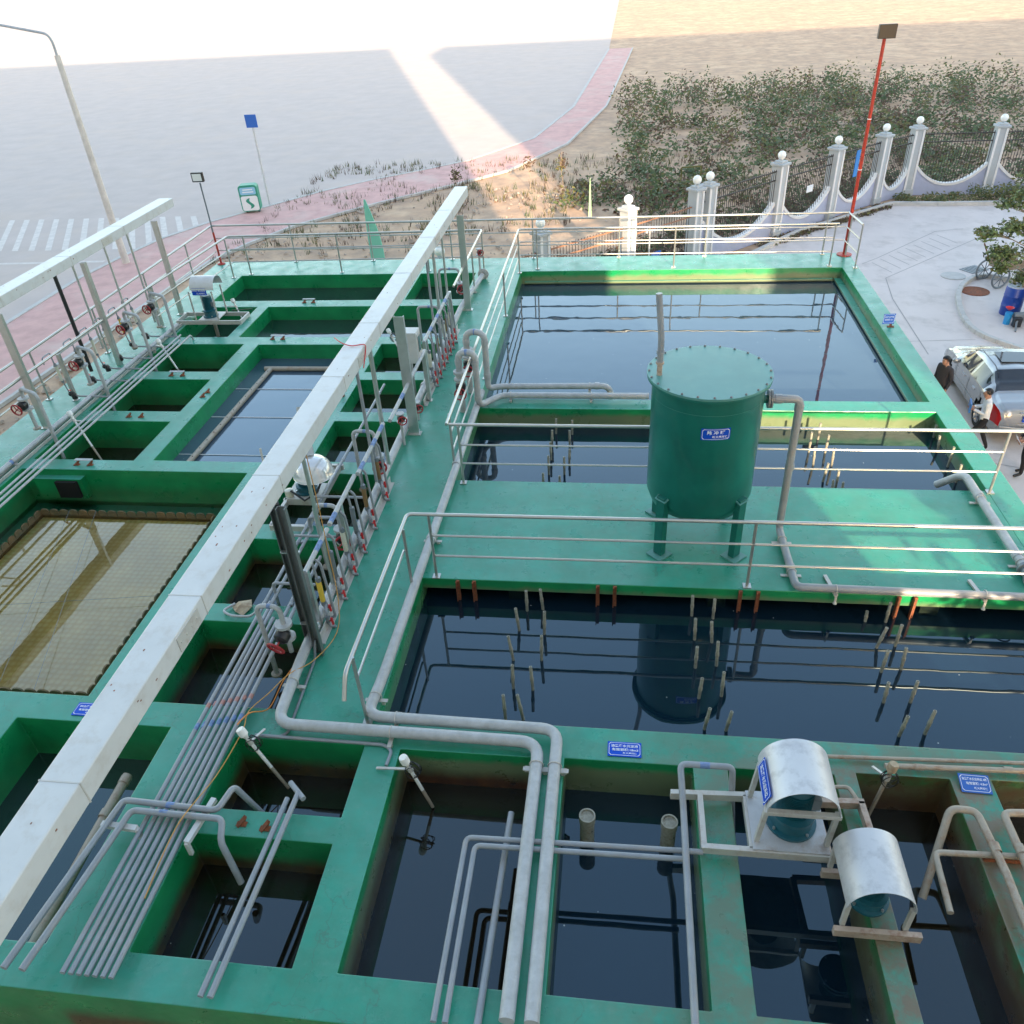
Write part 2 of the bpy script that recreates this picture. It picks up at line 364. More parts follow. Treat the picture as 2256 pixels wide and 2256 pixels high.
def frame_line(mb, o, u, v, w, h, t, off, ch=.12):
    """chamfered white border line of a plate"""
    u = Vector(u).normalized(); v = Vector(v).normalized(); n = u.cross(v); o = Vector(o)
    def ring(w, h, c): return [(-w/2+c, -h/2), (w/2-c, -h/2), (w/2, -h/2+c), (w/2, h/2-c), (w/2-c, h/2), (-w/2+c, h/2), (-w/2, h/2-c), (-w/2, -h/2+c)]
    a = ring(w, h, h*ch); b = ring(w-2*t, h-2*t, h*ch)
    P_ = lambda q: o + u*q[0] + v*q[1] + n*off
    for i in range(8):
        j = (i+1) % 8; mb.quad(P_(a[i]), P_(a[j]), P_(b[j]), P_(b[i]))
def sign(label, o, u, v, w, h, lines, mtl='blue', parent=None, cat='sign', thick=.006, group=None):
    o = Vector(o); u = Vector(u).normalized(); v = Vector(v).normalized(); n = u.cross(v)
    t = thing('information_sign', label, cat, o, group) if parent is None else None
    m = MB()
    cs = [o + u*a*w/2 + v*b*h/2 for a, b in ((-1,-1),(1,-1),(1,1),(-1,1))]
    m.add([c - n*thick for c in cs] + cs, [(3,2,1,0),(4,5,6,7),(0,1,5,4),(1,2,6,5),(2,3,7,6),(3,0,4,7)])
    pl = m.build('plate', M[mtl], t or parent, loc=o)
    if t is None: pl.name = 'name_plate'; WL[pl.name] = o
    par = t if t else pl
    fm = MB(); frame_line(fm, o, u, v, w*.93, h*.86, h*.025, .003); fm.build('border', M['ink'], par, loc=o)
    for body, dx, dy, sz, wid in lines:
        put_text(body, sz*h, o + u*dx*w + v*dy*h, u, v, M['ink'], 'lettering', par, wid=wid*w if wid else None)
    return t or pl

# ---------------------------------------------------------------- world, sun
SUN_EL = R(15.5); SUN_AZ = math.atan2(.30, -.954)      # azimuth from +Y towards +X
sc = bpy.context.scene
wd = D.worlds.new('World'); sc.world = wd; wd.use_nodes = True
nt = wd.node_tree; bg = nt.nodes['Background']
sky = nt.nodes.new('ShaderNodeTexSky'); sky.sky_type = 'NISHITA'; sky.sun_disc = False
sky.sun_elevation = SUN_EL; sky.sun_rotation = SUN_AZ; sky.air_density = 1.1; sky.dust_density = 1.0; sky.ozone_density = .9
tint = nt.nodes.new('ShaderNodeMix'); tint.data_type = 'RGBA'; tint.blend_type = 'MULTIPLY'; tint.inputs['Factor'].default_value = 1; tint.inputs['B'].default_value = (1.10, .985, .865, 1)
nt.links.new(sky.outputs[0], tint.inputs['A']); nt.links.new(tint.outputs['Result'], bg.inputs['Color']); bg.inputs['Strength'].default_value = .15
sl = D.lights.new('sun', 'SUN'); sl.energy = 2.5; sl.angle = R(.6); sl.color = (1, .76, .50)
so = D.objects.new('sun', sl); C.objects.link(so)
sv = Vector((math.sin(SUN_AZ)*math.cos(SUN_EL), math.cos(SUN_AZ)*math.cos(SUN_EL), math.sin(SUN_EL)))
so.rotation_euler = sv.to_track_quat('Z', 'Y').to_euler(); so.location = sv * 60
sc.view_settings.view_transform = 'Standard'; sc.view_settings.look = 'None'; sc.view_settings.gamma = 1
sc.view_settings.exposure = 2.3
sc.cycles.max_bounces = 8; sc.cycles.glossy_bounces = 5; sc.cycles.transparent_max_bounces = 8; sc.cycles.use_denoising = True

# buildings behind the camera, which shade the plant
mb = MB(); mb.box((-41.6, -9, 14.7), (97, 16, 36)); mb.box((-41.6, -9, 32.8), (97.3, 16.3, .3))
b0 = thing('building', 'pale rendered building block standing behind the treatment plant', 'building', (-16.6, -9, G)); mb.build('wall', M['bld'], b0, loc=(-16.6, -9, G))
mb = MB(); mb.box((54.4, -6, 14.7), (80, 10, 36))
b1 = thing('building', 'second pale building standing behind the parked car yard', 'building', (24.2, -6, G)); mb.build('wall', M['bld'], b1, loc=(24.2, -6, G))

# ---------------------------------------------------------------- ground sheets
def sheet(name, poly, z, mt_, kind='structure', label=None, cat=None):
    bm = bmesh.new(); vs = [bm.verts.new((x, y, z)) for x, y in poly]; bm.faces.new(vs); bmesh.ops.recalc_face_normals(bm, faces=bm.faces)
    bm.normal_update()
    if list(bm.faces)[0].normal.z < 0: bmesh.ops.reverse_faces(bm, faces=bm.faces)
    me = D.meshes.new(name); bm.to_mesh(me); bm.free(); me.materials.append(mt_)
    o = D.objects.new(name, me); C.objects.link(o); WL[o.name] = Vector((0, 0, 0)); struct(o, kind); return o
g0 = MB()
NX = 60
gx = [-420 + 840 * i / 40 for i in range(41)]; gy = [-420 + 1240 * j / 40 for j in range(41)]
g0.add([(x, y, G - .02) for y in gy for x in gx], [(j*41+i, j*41+i+1, (j+1)*41+i+1, (j+1)*41+i) for j in range(40) for i in range(40)])
o = g0.build('ground', M['dirt'], fix=False); struct(o)
K = [(-22.6, 5), (-23.0, 26.7), (-23.0, 31.2), (-22.6, 34.0), (-22.0, 36.8), (-20.7, 39.5), (-18.6, 42.4), (-16.6, 45.2), (-14.3, 47.6), (-12.2, 49.3), (-9.5, 51.8), (-6, 58), (-4, 70), (-2, 110)]
PI_ = [(-19.5, 5), (-18.8, 19.8), (-18.3, 29), (-18.0, 33.2), (-17.2, 35.8), (-15.9, 38.6), (-12.9, 42.2), (-9.3, 45.9), (-6.6, 49.0), (-3.6, 56), (-1.4, 70), (.8, 110)]
sheet('road', K + [(0, 700), (-400, 700), (-400, 5)], G + .004, M['asphalt'])
sheet('pavement', K + PI_[::-1], G + .10, M['paver'])
kb = MB()
for (a, b) in zip(K, K[1:]): kb.beam((*a, G + .05), (*b, G + .05), .22, .16)
o = kb.build('kerb', M['kerb']); struct(o)
kb = MB()
for (a, b) in zip(PI_, PI_[1:]): kb.beam((*a, G + .06), (*b, G + .06), .14, .12)
o = kb.build('pavement_edging', M['kerb']); struct(o)
pm = MB()     # crosswalk bars
for i in range(-4, 13):
    x0 = -32.83 + i * .87; y0 = 41.0; x1 = x0 + 3.0; y1 = 35.5
    if i > 8: y0 = 41.0 ; t_ = (i - 8) * .12; x1 = x0 + 3.0 * (1 - t_); y1 = 35.5 + 5.5 * t_
    pm.quad((x0 - .16, y0, G + .009), (x1 - .16, y1, G + .009), (x1 + .16, y1, G + .009), (x0 + .16, y0, G + .009))
pm.quad((-40, 33.2, G + .009), (-23.3, 33.6, G + .009), (-23.3, 33.85, G + .009), (-40, 33.45, G + .009))
o = pm.build('road_markings', M['paint']); struct(o)
yard = [(6.2, 1), (6.2, 23.0), (2.5, 23.3), (-1.5, 26.5), (2.6, 30.8), (5.4, 33.6), (7.5, 36.4), (10.2, 38.6), (12.4, 40.3), (14.2, 40.2), (60, 39), (60, 1)]
sheet('concrete_yard', yard, G + .004, M['yard'])
jl = MB()
def line(mb, pts, w, z):
    for a, b in zip(pts, pts[1:]):
        a = Vector((*a, z)); b = Vector((*b, z)); n = (b - a).cross(Vector((0, 0, 1))).normalized() * w / 2
        mb.quad(a - n, b - n, b + n, a + n)
line(jl, [(9.3, 23.7), (9.44, 28.3), (9.73, 30.4), (14.75, 35.3)], .03, G + .009)
line(jl, [(9.25, 32.0), (10.0, 32.7), (13.1, 36.0), (14.3, 36.3)], .03, G + .009)
for k in range(9):
    a = (10.1 + k*.42, 31.0 + k*.42); line(jl, [a, (a[0] - .45, a[1] + 1.15)], .03, G + .009)
line(jl, [(6.6, 18.3), (16, 15.1)], .03, G + .009); line(jl, [(6.5, 24.5), (11.0, 24.8)], .02, G + .009)
o = jl.build('concrete_joints', M['yardline']); struct(o)
ik = fillet([Vector((*p, G + .06)) for p in [(15.5, 21.0), (12.05, 23.84), (11.05, 25.2), (11.2, 26.9), (11.65, 28.6), (12.2, 29.7), (13.1, 30.6), (15.2, 28.6), (22, 25)]], 1.2, 4)
kb = MB()
for a, b in zip(ik, ik[1:]): kb.beam(a, b, .16, .16)
o = kb.build('yard_kerb', M['kerb'], bevel=.02); struct(o)
yk = [(3.2, 30.8), (5.37, 33.3), (7.5, 36.0), (10.2, 38.3), (12.4, 40.1), (14.3, 39.9), (22, 39.6), (40, 38.5)]
kb = MB()
for a, b in zip(yk, yk[1:]): kb.beam((*a, G + .08), (*b, G + .08), .18, .2)
o = kb.build('planting_kerb', M['kerb'], bevel=.02); struct(o)
for nm, cx, cy, rr, mt_, lb in (('manhole_cover', 12.12, 30.53, .42, 'kerb', 'round grey manhole cover set in the concrete yard'), ('manhole_cover', 12.35, 28.95, .46, 'rust', 'rusty round manhole cover inside the kerbed bed')):
    m = MB(); m.lathe([(0, .02), (rr*.86, .02), (rr*.88, .012), (rr, .02), (rr, 0)], (cx, cy, G + .006), 28); tag(m.build(nm, M[mt_], loc=(cx, cy, G)), lb, 'manhole cover')
m = MB(); m.box((13.05, 31.2, G + .015), (.8, .62, .02), .55)
for k in range(5): m.box((13.05 + (k-2)*.13*math.cos(.55), 31.2 + (k-2)*.13*math.sin(.55), G + .03), (.05, .56, .015), .55)
tag(m.build('drain_grate', M['pvc_dark'], loc=(13.05, 31.2, G)), 'dark rectangular drain grate in the yard beside the manhole cover', 'drain grate')

# rubble, grass, shrubs
def in_poly(x, y, poly):
    c = False; n = len(poly)
    for i in range(n):
        (x1, y1), (x2, y2) = poly[i], poly[(i+1) % n]
        if (y1 > y) != (y2 > y) and x < (x2-x1)*(y-y1)/(y2-y1)+x1: c = not c
    return c
FL = [(-8.2, 21.2), (-5.5, 24.1), (-2.65, 26.9), (.23, 29.6), (3.04, 32.4), (6.37, 35.65), (9.09, 38.2), (11.6, 40.5), (13.4, 41.9), (16.96, 41.8), (20.8, 41.7), (24.6, 41.6)]
dirtA = [(-19.2, 6), (-18.7, 20), (-18.0, 33), (-16.9, 36), (-12.8, 42), (-9.2, 45.7), (-3, 47), (3, 45), (4, 34), (-5.6, 24.3), (-12.3, 23.4), (-12.3, 6)]
rk = MB()
for k in range(6000):
    x = random.uniform(-19.2, 4); y = random.uniform(6, 46)
    if not in_poly(x, y, dirtA): continue
    d = .5 + .5*math.sin(x*.9 + 1.3*math.sin(y*.5))
    if random.random() > .35 + .65*d: continue
    if x > -12 and random.random() < .5: continue
    s_ = random.choice((.03, .05, .05, .08, .08, .13)) * random.uniform(.7, 1.4)
    c = Vector((x, y, G + s_*.3)); pts = [c + Vector((s_*math.cos(a)*random.uniform(.6, 1.2), s_*math.sin(a)*random.uniform(.6, 1.2), random.uniform(-.5, .6)*s_)) for a in [q*PI/2.5 for q in range(5)]] + [c + Vector((0, 0, s_*.7))]
    rk.add(pts, [(i, (i+1) % 5, 5) for i in range(5)], 0)
o = rk.build('rubble', M['rock'], fix=False); struct(o, 'stuff', 'loose stones and rubble scattered over bare earth', 'rubble')
def blades(name, n, test, xr, yr, hh, mats, label):
    g = MB()
    for k in range(n):
        x = random.uniform(*xr); y = random.uniform(*yr)
        p = test(x, y)
        if random.random() > p: continue
        hgt = hh * random.uniform(.5, 1.3); mi = random.randrange(len(mats))
        for q in range(5):
            a = random.uniform(0, 2*PI); w = .02; b = Vector((x + random.uniform(-.15, .15), y + random.uniform(-.15, .15), G)); t_ = b + Vector((math.cos(a)*hgt*.5, math.sin(a)*hgt*.5, hgt)); s_ = Vector((-math.sin(a), math.cos(a), 0))*w
            g.add([b - s_, b + s_, t_], [(0, 1, 2)], mi)
    o = g.build(name, mats, fix=False); struct(o, 'stuff', label, 'grass'); return o
blades('grass', 4200, lambda x, y: (1.0 if (y > 38.5 + .3*x and math.sin(x*1.3)+math.sin(y*.9) > -.6) else (.10 if in_poly(x, y, dirtA) and math.sin(x*2.1+y) > .2 and x < 0 and y < 36 else 0)), (-18, 9), (8, 52), .32, [M['leafy'], M['leafr'], M['leaf']], 'dry grass and weeds growing on the bare ground')
def leafcloud(mb, c, rad, n, size, mi_choices=(0,), shell=.35):
    for k in range(n):
        d = Vector((random.gauss(0, 1), random.gauss(0, 1), random.gauss(0, 1))).normalized() * (shell + (1-shell)*random.random())
        p = Vector(c) + Vector((d.x*rad[0], d.y*rad[1], d.z*rad[2])); s_ = size*random.uniform(.6, 1.3)
        a = Vector((random.gauss(0, 1), random.gauss(0, 1), random.gauss(0, .6))).normalized(); b = a.orthogonal().normalized()
        b = (b + Vector((0, 0, random.uniform(-.5, .5)))).normalized()
        mb.add([p - a*s_, p - b*s_*.45, p + a*s_, p + b*s_*.45], [(0, 1, 2, 3)], random.choice(mi_choices))
sh = MB()
for k in range(900):                       # thicket beyond the fence
    x = random.uniform(-3, 40); y = random.uniform(38.5, 74)
    if y < 33.6 + (x+0)*1.02 and x < 9: 
        if random.random() < .8: continue
    if x < 9 and y < x*1.02 + 29.6 + 3: continue
    if 9 <= x and y < 43.4: continue
    if x < 3 and (y < 39.3 - .35*x or (y > 47 and x < 0)): continue
    hgt = random.uniform(.35, 1.1) + max(0, y-52)*.05
    leafcloud(sh, (x, y, G + hgt*.5), (random.uniform(.6, 1.4), random.uniform(.6, 1.4), hgt*.6), 64, .13, random.choice(((0,), (0, 2), (1, 0), (2, 1), (0, 0, 2))))
for k in range(150):                      # dark rank growth close behind the fence bars
    t_ = random.random()*9; i = int(t_); 
    if i < 3: i = 3 + i % 3
    a = FL[min(i, 9)]; b = FL[min(i+1, 10)]; q = random.random()
    x = a[0] + (b[0]-a[0])*q - random.uniform(.4, 2.5)*.7; y = a[1] + (b[1]-a[1])*q + random.uniform(.4, 3)
    leafcloud(sh, (x, y, G + .25), (.6, .6, .35), 50, .10, random.choice(((2,), (0, 2), (0,))))
o = sh.build('shrubs', [M['leaf'], M['leafy'], M['leafr']], fix=False); struct(o, 'stuff', 'tangled shrubs and undergrowth beyond the fence', 'shrubs')
pb = MB()                                   # planting bed along the scalloped wall
for k in range(170):
    t_ = random.random()
    if t_ < .55: x = random.uniform(12.8, 24); y = random.uniform(40.15, 41.1); hs = .16 if x < 16 else .32
    else: q = random.random(); x = 5.8 + 6.2*q + random.uniform(-.15, .25); y = 34.4 + 5.4*q + random.uniform(-.1, .15); hs = .07
    leafcloud(pb, (x, y, G + hs), (.35, .28, hs*1.3), 46, .07, (0, 1, 1) if t_ < .55 else (1, 2, 2))
o = pb.build('planting_bed', [M['leaf'], M['leafy'], M['leafr']], fix=False); struct(o, 'stuff', 'low yellow green plants in the kerbed bed under the scalloped wall', 'plants')

# ---------------------------------------------------------------- the basin
HOLES = [(-10.95,-6.0,19.85,21.87), (-5.6,-4.02,19.85,21.87), (-10.93,-9.5,17.42,19.40), (-9.2,-4.02,17.42,19.40),
 (-10.93,-8.9,15.5,17.0), (-10.93,-8.9,13.63,15.1), (-10.93,-8.9,11.72,13.2), (-8.52,-5.95,11.74,16.97),
 (-5.5,-4.02,15.5,17.0), (-5.5,-4.02,13.68,15.12), (-5.5,-4.02,11.8,13.3), (-5.8,-4.02,9.87,11.4), (-5.76,-4.02,7.96,9.48), (-5.7,-4.02,6.13,7.6),
 (-10.95,-6.53,6.16,11.37), (-7.25,-5.22,3.2,5.76), (-4.37,-2.79,4.74,5.68), (-4.37,-2.79,3.2,4.43), (-2.36,-.73,3.2,5.66), (-.48,.93,3.2,5.68),
 (1.30,2.42,3.2,5.69), (2.65,3.6,3.2,5.73), (4.02,5.6,3.2,5.75), (-2.75,5.86,14.30,21.93), (-2.75,5.86,6.13,13.89)]
OX0, OX1, OY0, OY1 = -12.22, 6.27, 2.8, 23.14
xs = sorted(set([OX0, OX1] + [round(h[i], 3) for h in HOLES for i in (0, 1)])); ys = sorted(set([OY0, OY1] + [round(h[i], 3) for h in HOLES for i in (2, 3)]))
def solid(i, j):
    if i < 0 or j < 0 or i >= len(xs)-1 or j >= len(ys)-1: return False
    x = (xs[i]+xs[i+1])/2; y = (ys[j]+ys[j+1])/2
    return not any(h[0] < x < h[1] and h[2] < y < h[3] for h in HOLES)
bm = bmesh.new(); vd = {}
def V_(x, y, z):
    k = (round(x, 3), round(y, 3), z)
    if k not in vd: vd[k] = bm.verts.new(k)
    return vd[k]
for i in range(len(xs)-1):
    for j in range(len(ys)-1):
        if not solid(i, j): continue
        x0, x1, y0, y1 = xs[i], xs[i+1], ys[j], ys[j+1]
        bm.faces.new([V_(x0,y0,0), V_(x1,y0,0), V_(x1,y1,0), V_(x0,y1,0)])
        for di, dj, a, b in ((-1,0,(x0,y1),(x0,y0)), (1,0,(x1,y0),(x1,y1)), (0,-1,(x0,y0),(x1,y0)), (0,1,(x1,y1),(x0,y1))):
            if not solid(i+di, j+dj): bm.faces.new([V_(*a,0), V_(*a,-3.3), V_(*b,-3.3), V_(*b,0)])
bmesh.ops.recalc_face_normals(bm, faces=bm.faces)
bm.normal_update()
tf = [f for f in bm.faces if abs(f.normal.z) > .9]
if tf[0].normal.z < 0: bmesh.ops.reverse_faces(bm, faces=bm.faces)
me = D.meshes.new('concrete_shell'); bm.to_mesh(me); bm.free(); me.materials.append(M['deck'])
basin = thing('treatment_basin', 'large green painted concrete basin divided into many open tanks and walkways', 'basin', (0, 0, G))
sh_ = D.objects.new('concrete_shell', me); C.objects.link(sh_); sh_.parent = basin; sh_.location = (0, 0, -G); WL[sh_.name] = Vector((0, 0, 0))
bv = sh_.modifiers.new('bevel', 'BEVEL'); bv.width = .014; bv.segments = 2; bv.limit_method = 'ANGLE'; bv.angle_limit = R(40)
m = MB(); m.box((1.555, 9.985, -.098), (8.62, 2.61, .19)); m.build('walkway_slab', M['deck'], basin, bevel=.012)
for x in (-1.4, 1.5, 4.4):
    m = MB(); m.box((x, 9.985, -1.7), (.25, 2.2, 3.0)); m.build('slab_wall', M['deck'], basin)
# ledge inside the far big pond, right and far walls
m = MB(); m.box((5.77, 18.1, -.30), (.18, 7.6, .06)); m.box((1.5, 21.88, -.30), (8.3, .09, .05)); m.build('pond_ledge', M['deck'], basin, bevel=.008)
# inlet niche and beam inside the settling tank
m = MB(); m.box((-10.2, 11.30, -.34), (.95, .14, .42)); m.build('inlet_niche', M['deck'], basin)
m = MB(); m.box((-10.02, 11.215, -.33), (.42, .10, .34)); m.build('niche_shade_box', M['hole'], basin)  # solid black box paints the shade of the recess

def water(h, z, mt_):
    m = MB(); m.quad((h[0]-.005, h[2]-.005, z), (h[1]+.005, h[2]-.005, z), (h[1]+.005, h[3]+.005, z), (h[0]-.005, h[3]+.005, z))
    o = m.build('water', M[mt_], fix=False); struct(o); return o
ZW = [-.39, -.39, -.42, -.37, -.64, -.64, -.64, -.36, -.35, -.35, -.35, -.5, -.52, -.55, None, -.68, -.66, -.6, -.6, -.57, -.6, -.6, -.6, -.36, -.37]
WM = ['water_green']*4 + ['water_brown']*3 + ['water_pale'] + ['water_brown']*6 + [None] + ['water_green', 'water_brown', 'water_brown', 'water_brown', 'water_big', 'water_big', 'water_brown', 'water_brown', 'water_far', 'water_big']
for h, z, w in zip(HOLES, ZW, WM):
    if z is not None: water(h, z, w)

# settling tank: honeycomb tubes under clear shallow water, ringed by scalloped weir plates
cx0, cx1, cy0, cy1 = -10.42, -7.02, 6.62, 10.78
hm = D.materials.new('honeycomb_tubes'); hm.use_nodes = True; nt = hm.node_tree; b = nt.nodes['Principled BSDF']; L = nt.links.new
geo = N(nt, 'ShaderNodeNewGeometry')
vo = N(nt, 'ShaderNodeTexVoronoi'); vo.inputs['Scale'].default_value = 10; vo.inputs['Randomness'].default_value = .22; L(geo.outputs['Position'], vo.inputs['Vector'])
r_ = N(nt, 'ShaderNodeValToRGB'); r_.color_ramp.elements[0].position = .15; r_.color_ramp.elements[1].position = .62
r_.color_ramp.elements[0].color = (1, .93, .50, 1); r_.color_ramp.elements[1].color = (.74, .56, .15, 1); L(vo.outputs['Distance'], r_.inputs['Fac'])
ns = N(nt, 'ShaderNodeTexNoise'); ns.inputs['Scale'].default_value = 1.2; ns.inputs['Detail'].default_value = 6; L(geo.outputs['Position'], ns.inputs['Vector'])
mx = N(nt, 'ShaderNodeMix', data_type='RGBA', blend_type='MULTIPLY'); mx.inputs['Factor'].default_value = .7; L(r_.outputs['Color'], mx.inputs['A'])
r2 = N(nt, 'ShaderNodeValToRGB'); r2.color_ramp.elements[0].position = .3; r2.color_ramp.elements[1].position = .65; r2.color_ramp.elements[0].color = (.6, .55, .5, 1); r2.color_ramp.elements[1].color = (1, 1, 1, 1)
L(ns.outputs['Fac'], r2.inputs['Fac']); L(r2.outputs['Color'], mx.inputs['B']); L(mx.outputs['Result'], b.inputs['Base Color']); b.inputs['Roughness'].default_value = .6
bp = N(nt, 'ShaderNodeBump'); bp.inputs['Strength'].default_value = .5; bp.inputs['Distance'].default_value = .006; bp.invert = True; L(vo.outputs['Distance'], bp.inputs['Height']); L(bp.outputs[0], b.inputs['Normal'])
settler = thing('tube_settler', 'tan honeycomb tube packing under shallow water in the left settling tank', 'settler', (-8.7, 8.7, -.7))
m = MB(); m.quad((cx0, cy0, -.66), (cx1, cy0, -.66), (cx1, cy1, -.66), (cx0, cy1, -.66)); m.build('honeycomb', hm, settler, fix=False)
m = MB()
def scallops(p, q, n):
    p = Vector(p); q = Vector(q); d = (q-p)/n
    for i in range(n):
        a = p + d*i; pts = [a - Vector((0, 0, .09)), a + d*1.0 - Vector((0, 0, .09))] + [a + d*(.5 + .42*math.cos(t)) + Vector((0, 0, .045*math.sin(t))) for t in [k*PI/6 for k in range(7)]]
        nn = d.cross(Vector((0, 0, 1))).normalized()*.012
        k = len(pts); m.add([x - nn for x in pts] + [x + nn for x in pts], [tuple(range(k)), tuple(range(2*k-1, k-1, -1))] + [(i_, (i_+1) % k, k+(i_+1) % k, k+i_) for i_ in range(k)])
scallops((cx0, cy1, -.53), (cx1, cy1, -.53), 18); scallops((cx0, cy0, -.53), (cx1, cy0, -.53), 18); scallops((cx0, cy0, -.53), (cx0, cy1, -.53), 22); scallops((cx1, cy0, -.53), (cx1, cy1, -.53), 22)
for y in (cy0, cy1): m.box(((cx0+cx1)/2, y, -.74), (cx1-cx0+.06, .05, .26))
for x in (cx0, cx1): m.box((x, (cy0+cy1)/2, -.74), (.05, cy1-cy0, .26))
m.build('scalloped_weir', mat('weir_plate', (.20, .12, .05), .8, col2=(.10, .10, .06), vscale=3), settler)
m = MB(); x0, x1, y0, y1 = -10.95, -6.53, 6.16, 11.37
for q in (((x0, y0), (cx0, y1)), ((cx1, y0), (x1, y1)), ((cx0, y0), (cx1, cy0)), ((cx0, cy1), (cx1, y1))): m.box(((q[0][0]+q[1][0])/2, (q[0][1]+q[1][1])/2, -.80), (abs(q[1][0]-q[0][0])-.012, abs(q[1][1]-q[0][1])-.012, .04))
m.build('launder_floor', M['deck'], settler)
cw = D.materials.new('clear_shallow_water'); cw.use_nodes = True; nt = cw.node_tree; nt.nodes.clear(); L = nt.links.new
ou = N(nt, 'ShaderNodeOutputMaterial'); ms = N(nt, 'ShaderNodeMixShader'); tr = N(nt, 'ShaderNodeBsdfTransparent'); tr.inputs[0].default_value = (.97, .95, .84, 1)
gl = N(nt, 'ShaderNodeBsdfGlossy'); gl.inputs['Roughness'].default_value = .01; gl.inputs['Color'].default_value = (1, .95, .85, 1); fr = N(nt, 'ShaderNodeFresnel'); fr.inputs['IOR'].default_value = 2.0
nn = N(nt, 'ShaderNodeTexNoise'); nn.inputs['Scale'].default_value = 2.5; gp = N(nt, 'ShaderNodeNewGeometry'); L(gp.outputs['Position'], nn.inputs['Vector'])
bp = N(nt, 'ShaderNodeBump'); bp.inputs['Strength'].default_value = .02; bp.inputs['Distance'].default_value = .03; L(nn.outputs['Fac'], bp.inputs['Height']); L(bp.outputs[0], gl.inputs['Normal']); L(bp.outputs[0], fr.inputs['Normal'])
L(fr.outputs[0], ms.inputs[0]); L(tr.outputs[0], ms.inputs[1]); L(gl.outputs[0], ms.inputs[2]); L(ms.outputs[0], ou.inputs['Surface'])
M['clear'] = cw
o = water((cx0+.03, cx1-.03, cy0+.03, cy1-.03), -.60, 'clear')
for h in ((-10.95, cx0-.03, 6.16, 11.37), (cx1+.03, -6.53, 6.16, 11.37)): water(h, -.70, 'clear')
o = water((cx0-.02, cx1+.02, cy1+.03, 11.36), -.70, 'clear'); o = water((cx0-.02, cx1+.02, 6.17, cy0-.03), -.70, 'clear')
# guy wires across the settler
m = MB()
for a, b in (((cx0+.6, cy1, -.5), (-8.35, cy0, -.5)), ((cx0, 8.1, -.5), (cx1, 8.6, -.5)), ((-9.3, cy1, -.5), (-7.8, cy0, -.5))): m.cyl(a, b, .004, 4)
m.build('wire', M['pvc_dark'], settler)

# rusty wall brackets under the slab edge
for k, x in enumerate((-2.22, -1.98, -.20, .04, 1.77, 2.01, 3.86, 4.07)):
    m = MB(); m.box((x, 8.655, -.19), (.05, .03, .36)); m.box((x - .02, 8.63, -.19), (.012, .05, .36))
    sd = 'left' if k < 2 else ('middle left' if k < 4 else ('middle right' if k < 6 else 'right'))
    tag(m.build('wall_bracket', M['rust'], loc=(x, 8.65, 0)), 'rusty angle bracket hanging off the slab edge, one of the %s pair' % sd, 'bracket', 'rusty brackets under the slab edge, %s pair' % sd)
# pipe stubs standing in the ponds
def stub(tp, bp_, z, label, group, r=.021, first=[None]):
    b = at(*bp_, z); t_ = aty(*tp, b.y)
    if t_.z - b.z < .1: t_ = b + Vector((t_.x-b.x, 0, .2))
    d = (t_-b); b2 = b - d*.4
    n = d.normalized()
    m = MB(); m.lathe([(r*.98, 0), (r*.98, d.length*1.4*.55), (r*1.2, d.length*1.4*.57), (r*1.2, d.length*1.4*.68), (r, d.length*1.4*.70), (r, d.length*1.4), (r*.55, d.length*1.4), (r*.55, d.length*1.4-.06)], b2, 12, axis=n)
    m.lathe([(r*.56, d.length*1.4-.03), (0, d.length*1.4-.031)], b2, 12, mi=1, axis=n)
    tag(m.build('pipe_stub', [M['stub'], M['hole']], loc=b), label, 'pipe stub', group)
g3 = lambda a, b: (1100+a*.31056, 1280+b*.31056)
g4 = lambda a, b: (1656+a*.31056, 1280+b*.31056)
g5 = lambda a, b: (1100+a*.31056, 870+b*.31056)
g6 = lambda a, b: (1656+a*.31056, 870+b*.31056)
SETS = [
 ('near pond, left cluster', g3, -.37, [(190,70,198,210),(290,60,310,200),(115,195,142,350),(320,217,320,375),(63,392,100,560),(300,390,300,560),(92,597,100,760),(222,610,238,770),(27,810,45,980),(128,810,170,980)]),
 ('near pond, middle cluster', g3, -.37, [(1373,105,1365,245),(1530,130,1515,265),(1393,268,1385,415),(1507,290,1507,435),(1405,468,1390,615),(1553,432,1540,600),(1440,690,1415,830),(1595,648,1575,815),(1495,905,1455,1050),(1650,928,1608,1060)]),
 ('near pond, right cluster', g4, -.37, [(820,215,805,285),(988,155,950,290),(960,332,885,472),(1067,312,1018,460),(970,495,918,645),(1098,475,1060,625),(973,722,935,860),(1180,712,1125,860),(1110,960,1045,1100),(1302,922,1228,1085)]),
 ('pond behind the slab, left of the green tank', g5, -.37, [(403,170,403,275),(517,180,517,280),(375,250,375,365),(498,252,500,355),(362,335,368,460),(498,385,497,480),(348,432,352,565),(460,440,462,565),(310,555,313,650),(428,575,430,650)]),
 ('pond behind the slab, right of the green tank', g6, -.37, [(428,265,405,405),(490,200,470,315),(550,285,520,410),(450,370,435,505),(587,375,565,510),(545,485,505,615),(620,540,597,650),(580,605,570,690),(650,620,640,690)]),
 ('pond behind the slab, along its right wall', g6, -.37, [(1310,215,1290,300),(1335,290,1320,395),(1437,370,1390,510),(1490,495,1450,620),(1590,600,1560,690)])]
for nm, gf, z, L_ in SETS:
    for (a, b, c, d) in L_: stub(gf(a, b), gf(c, d), z, 'weathered grey pipe stub standing in the %s' % nm, 'pipe stubs in the %s' % nm)

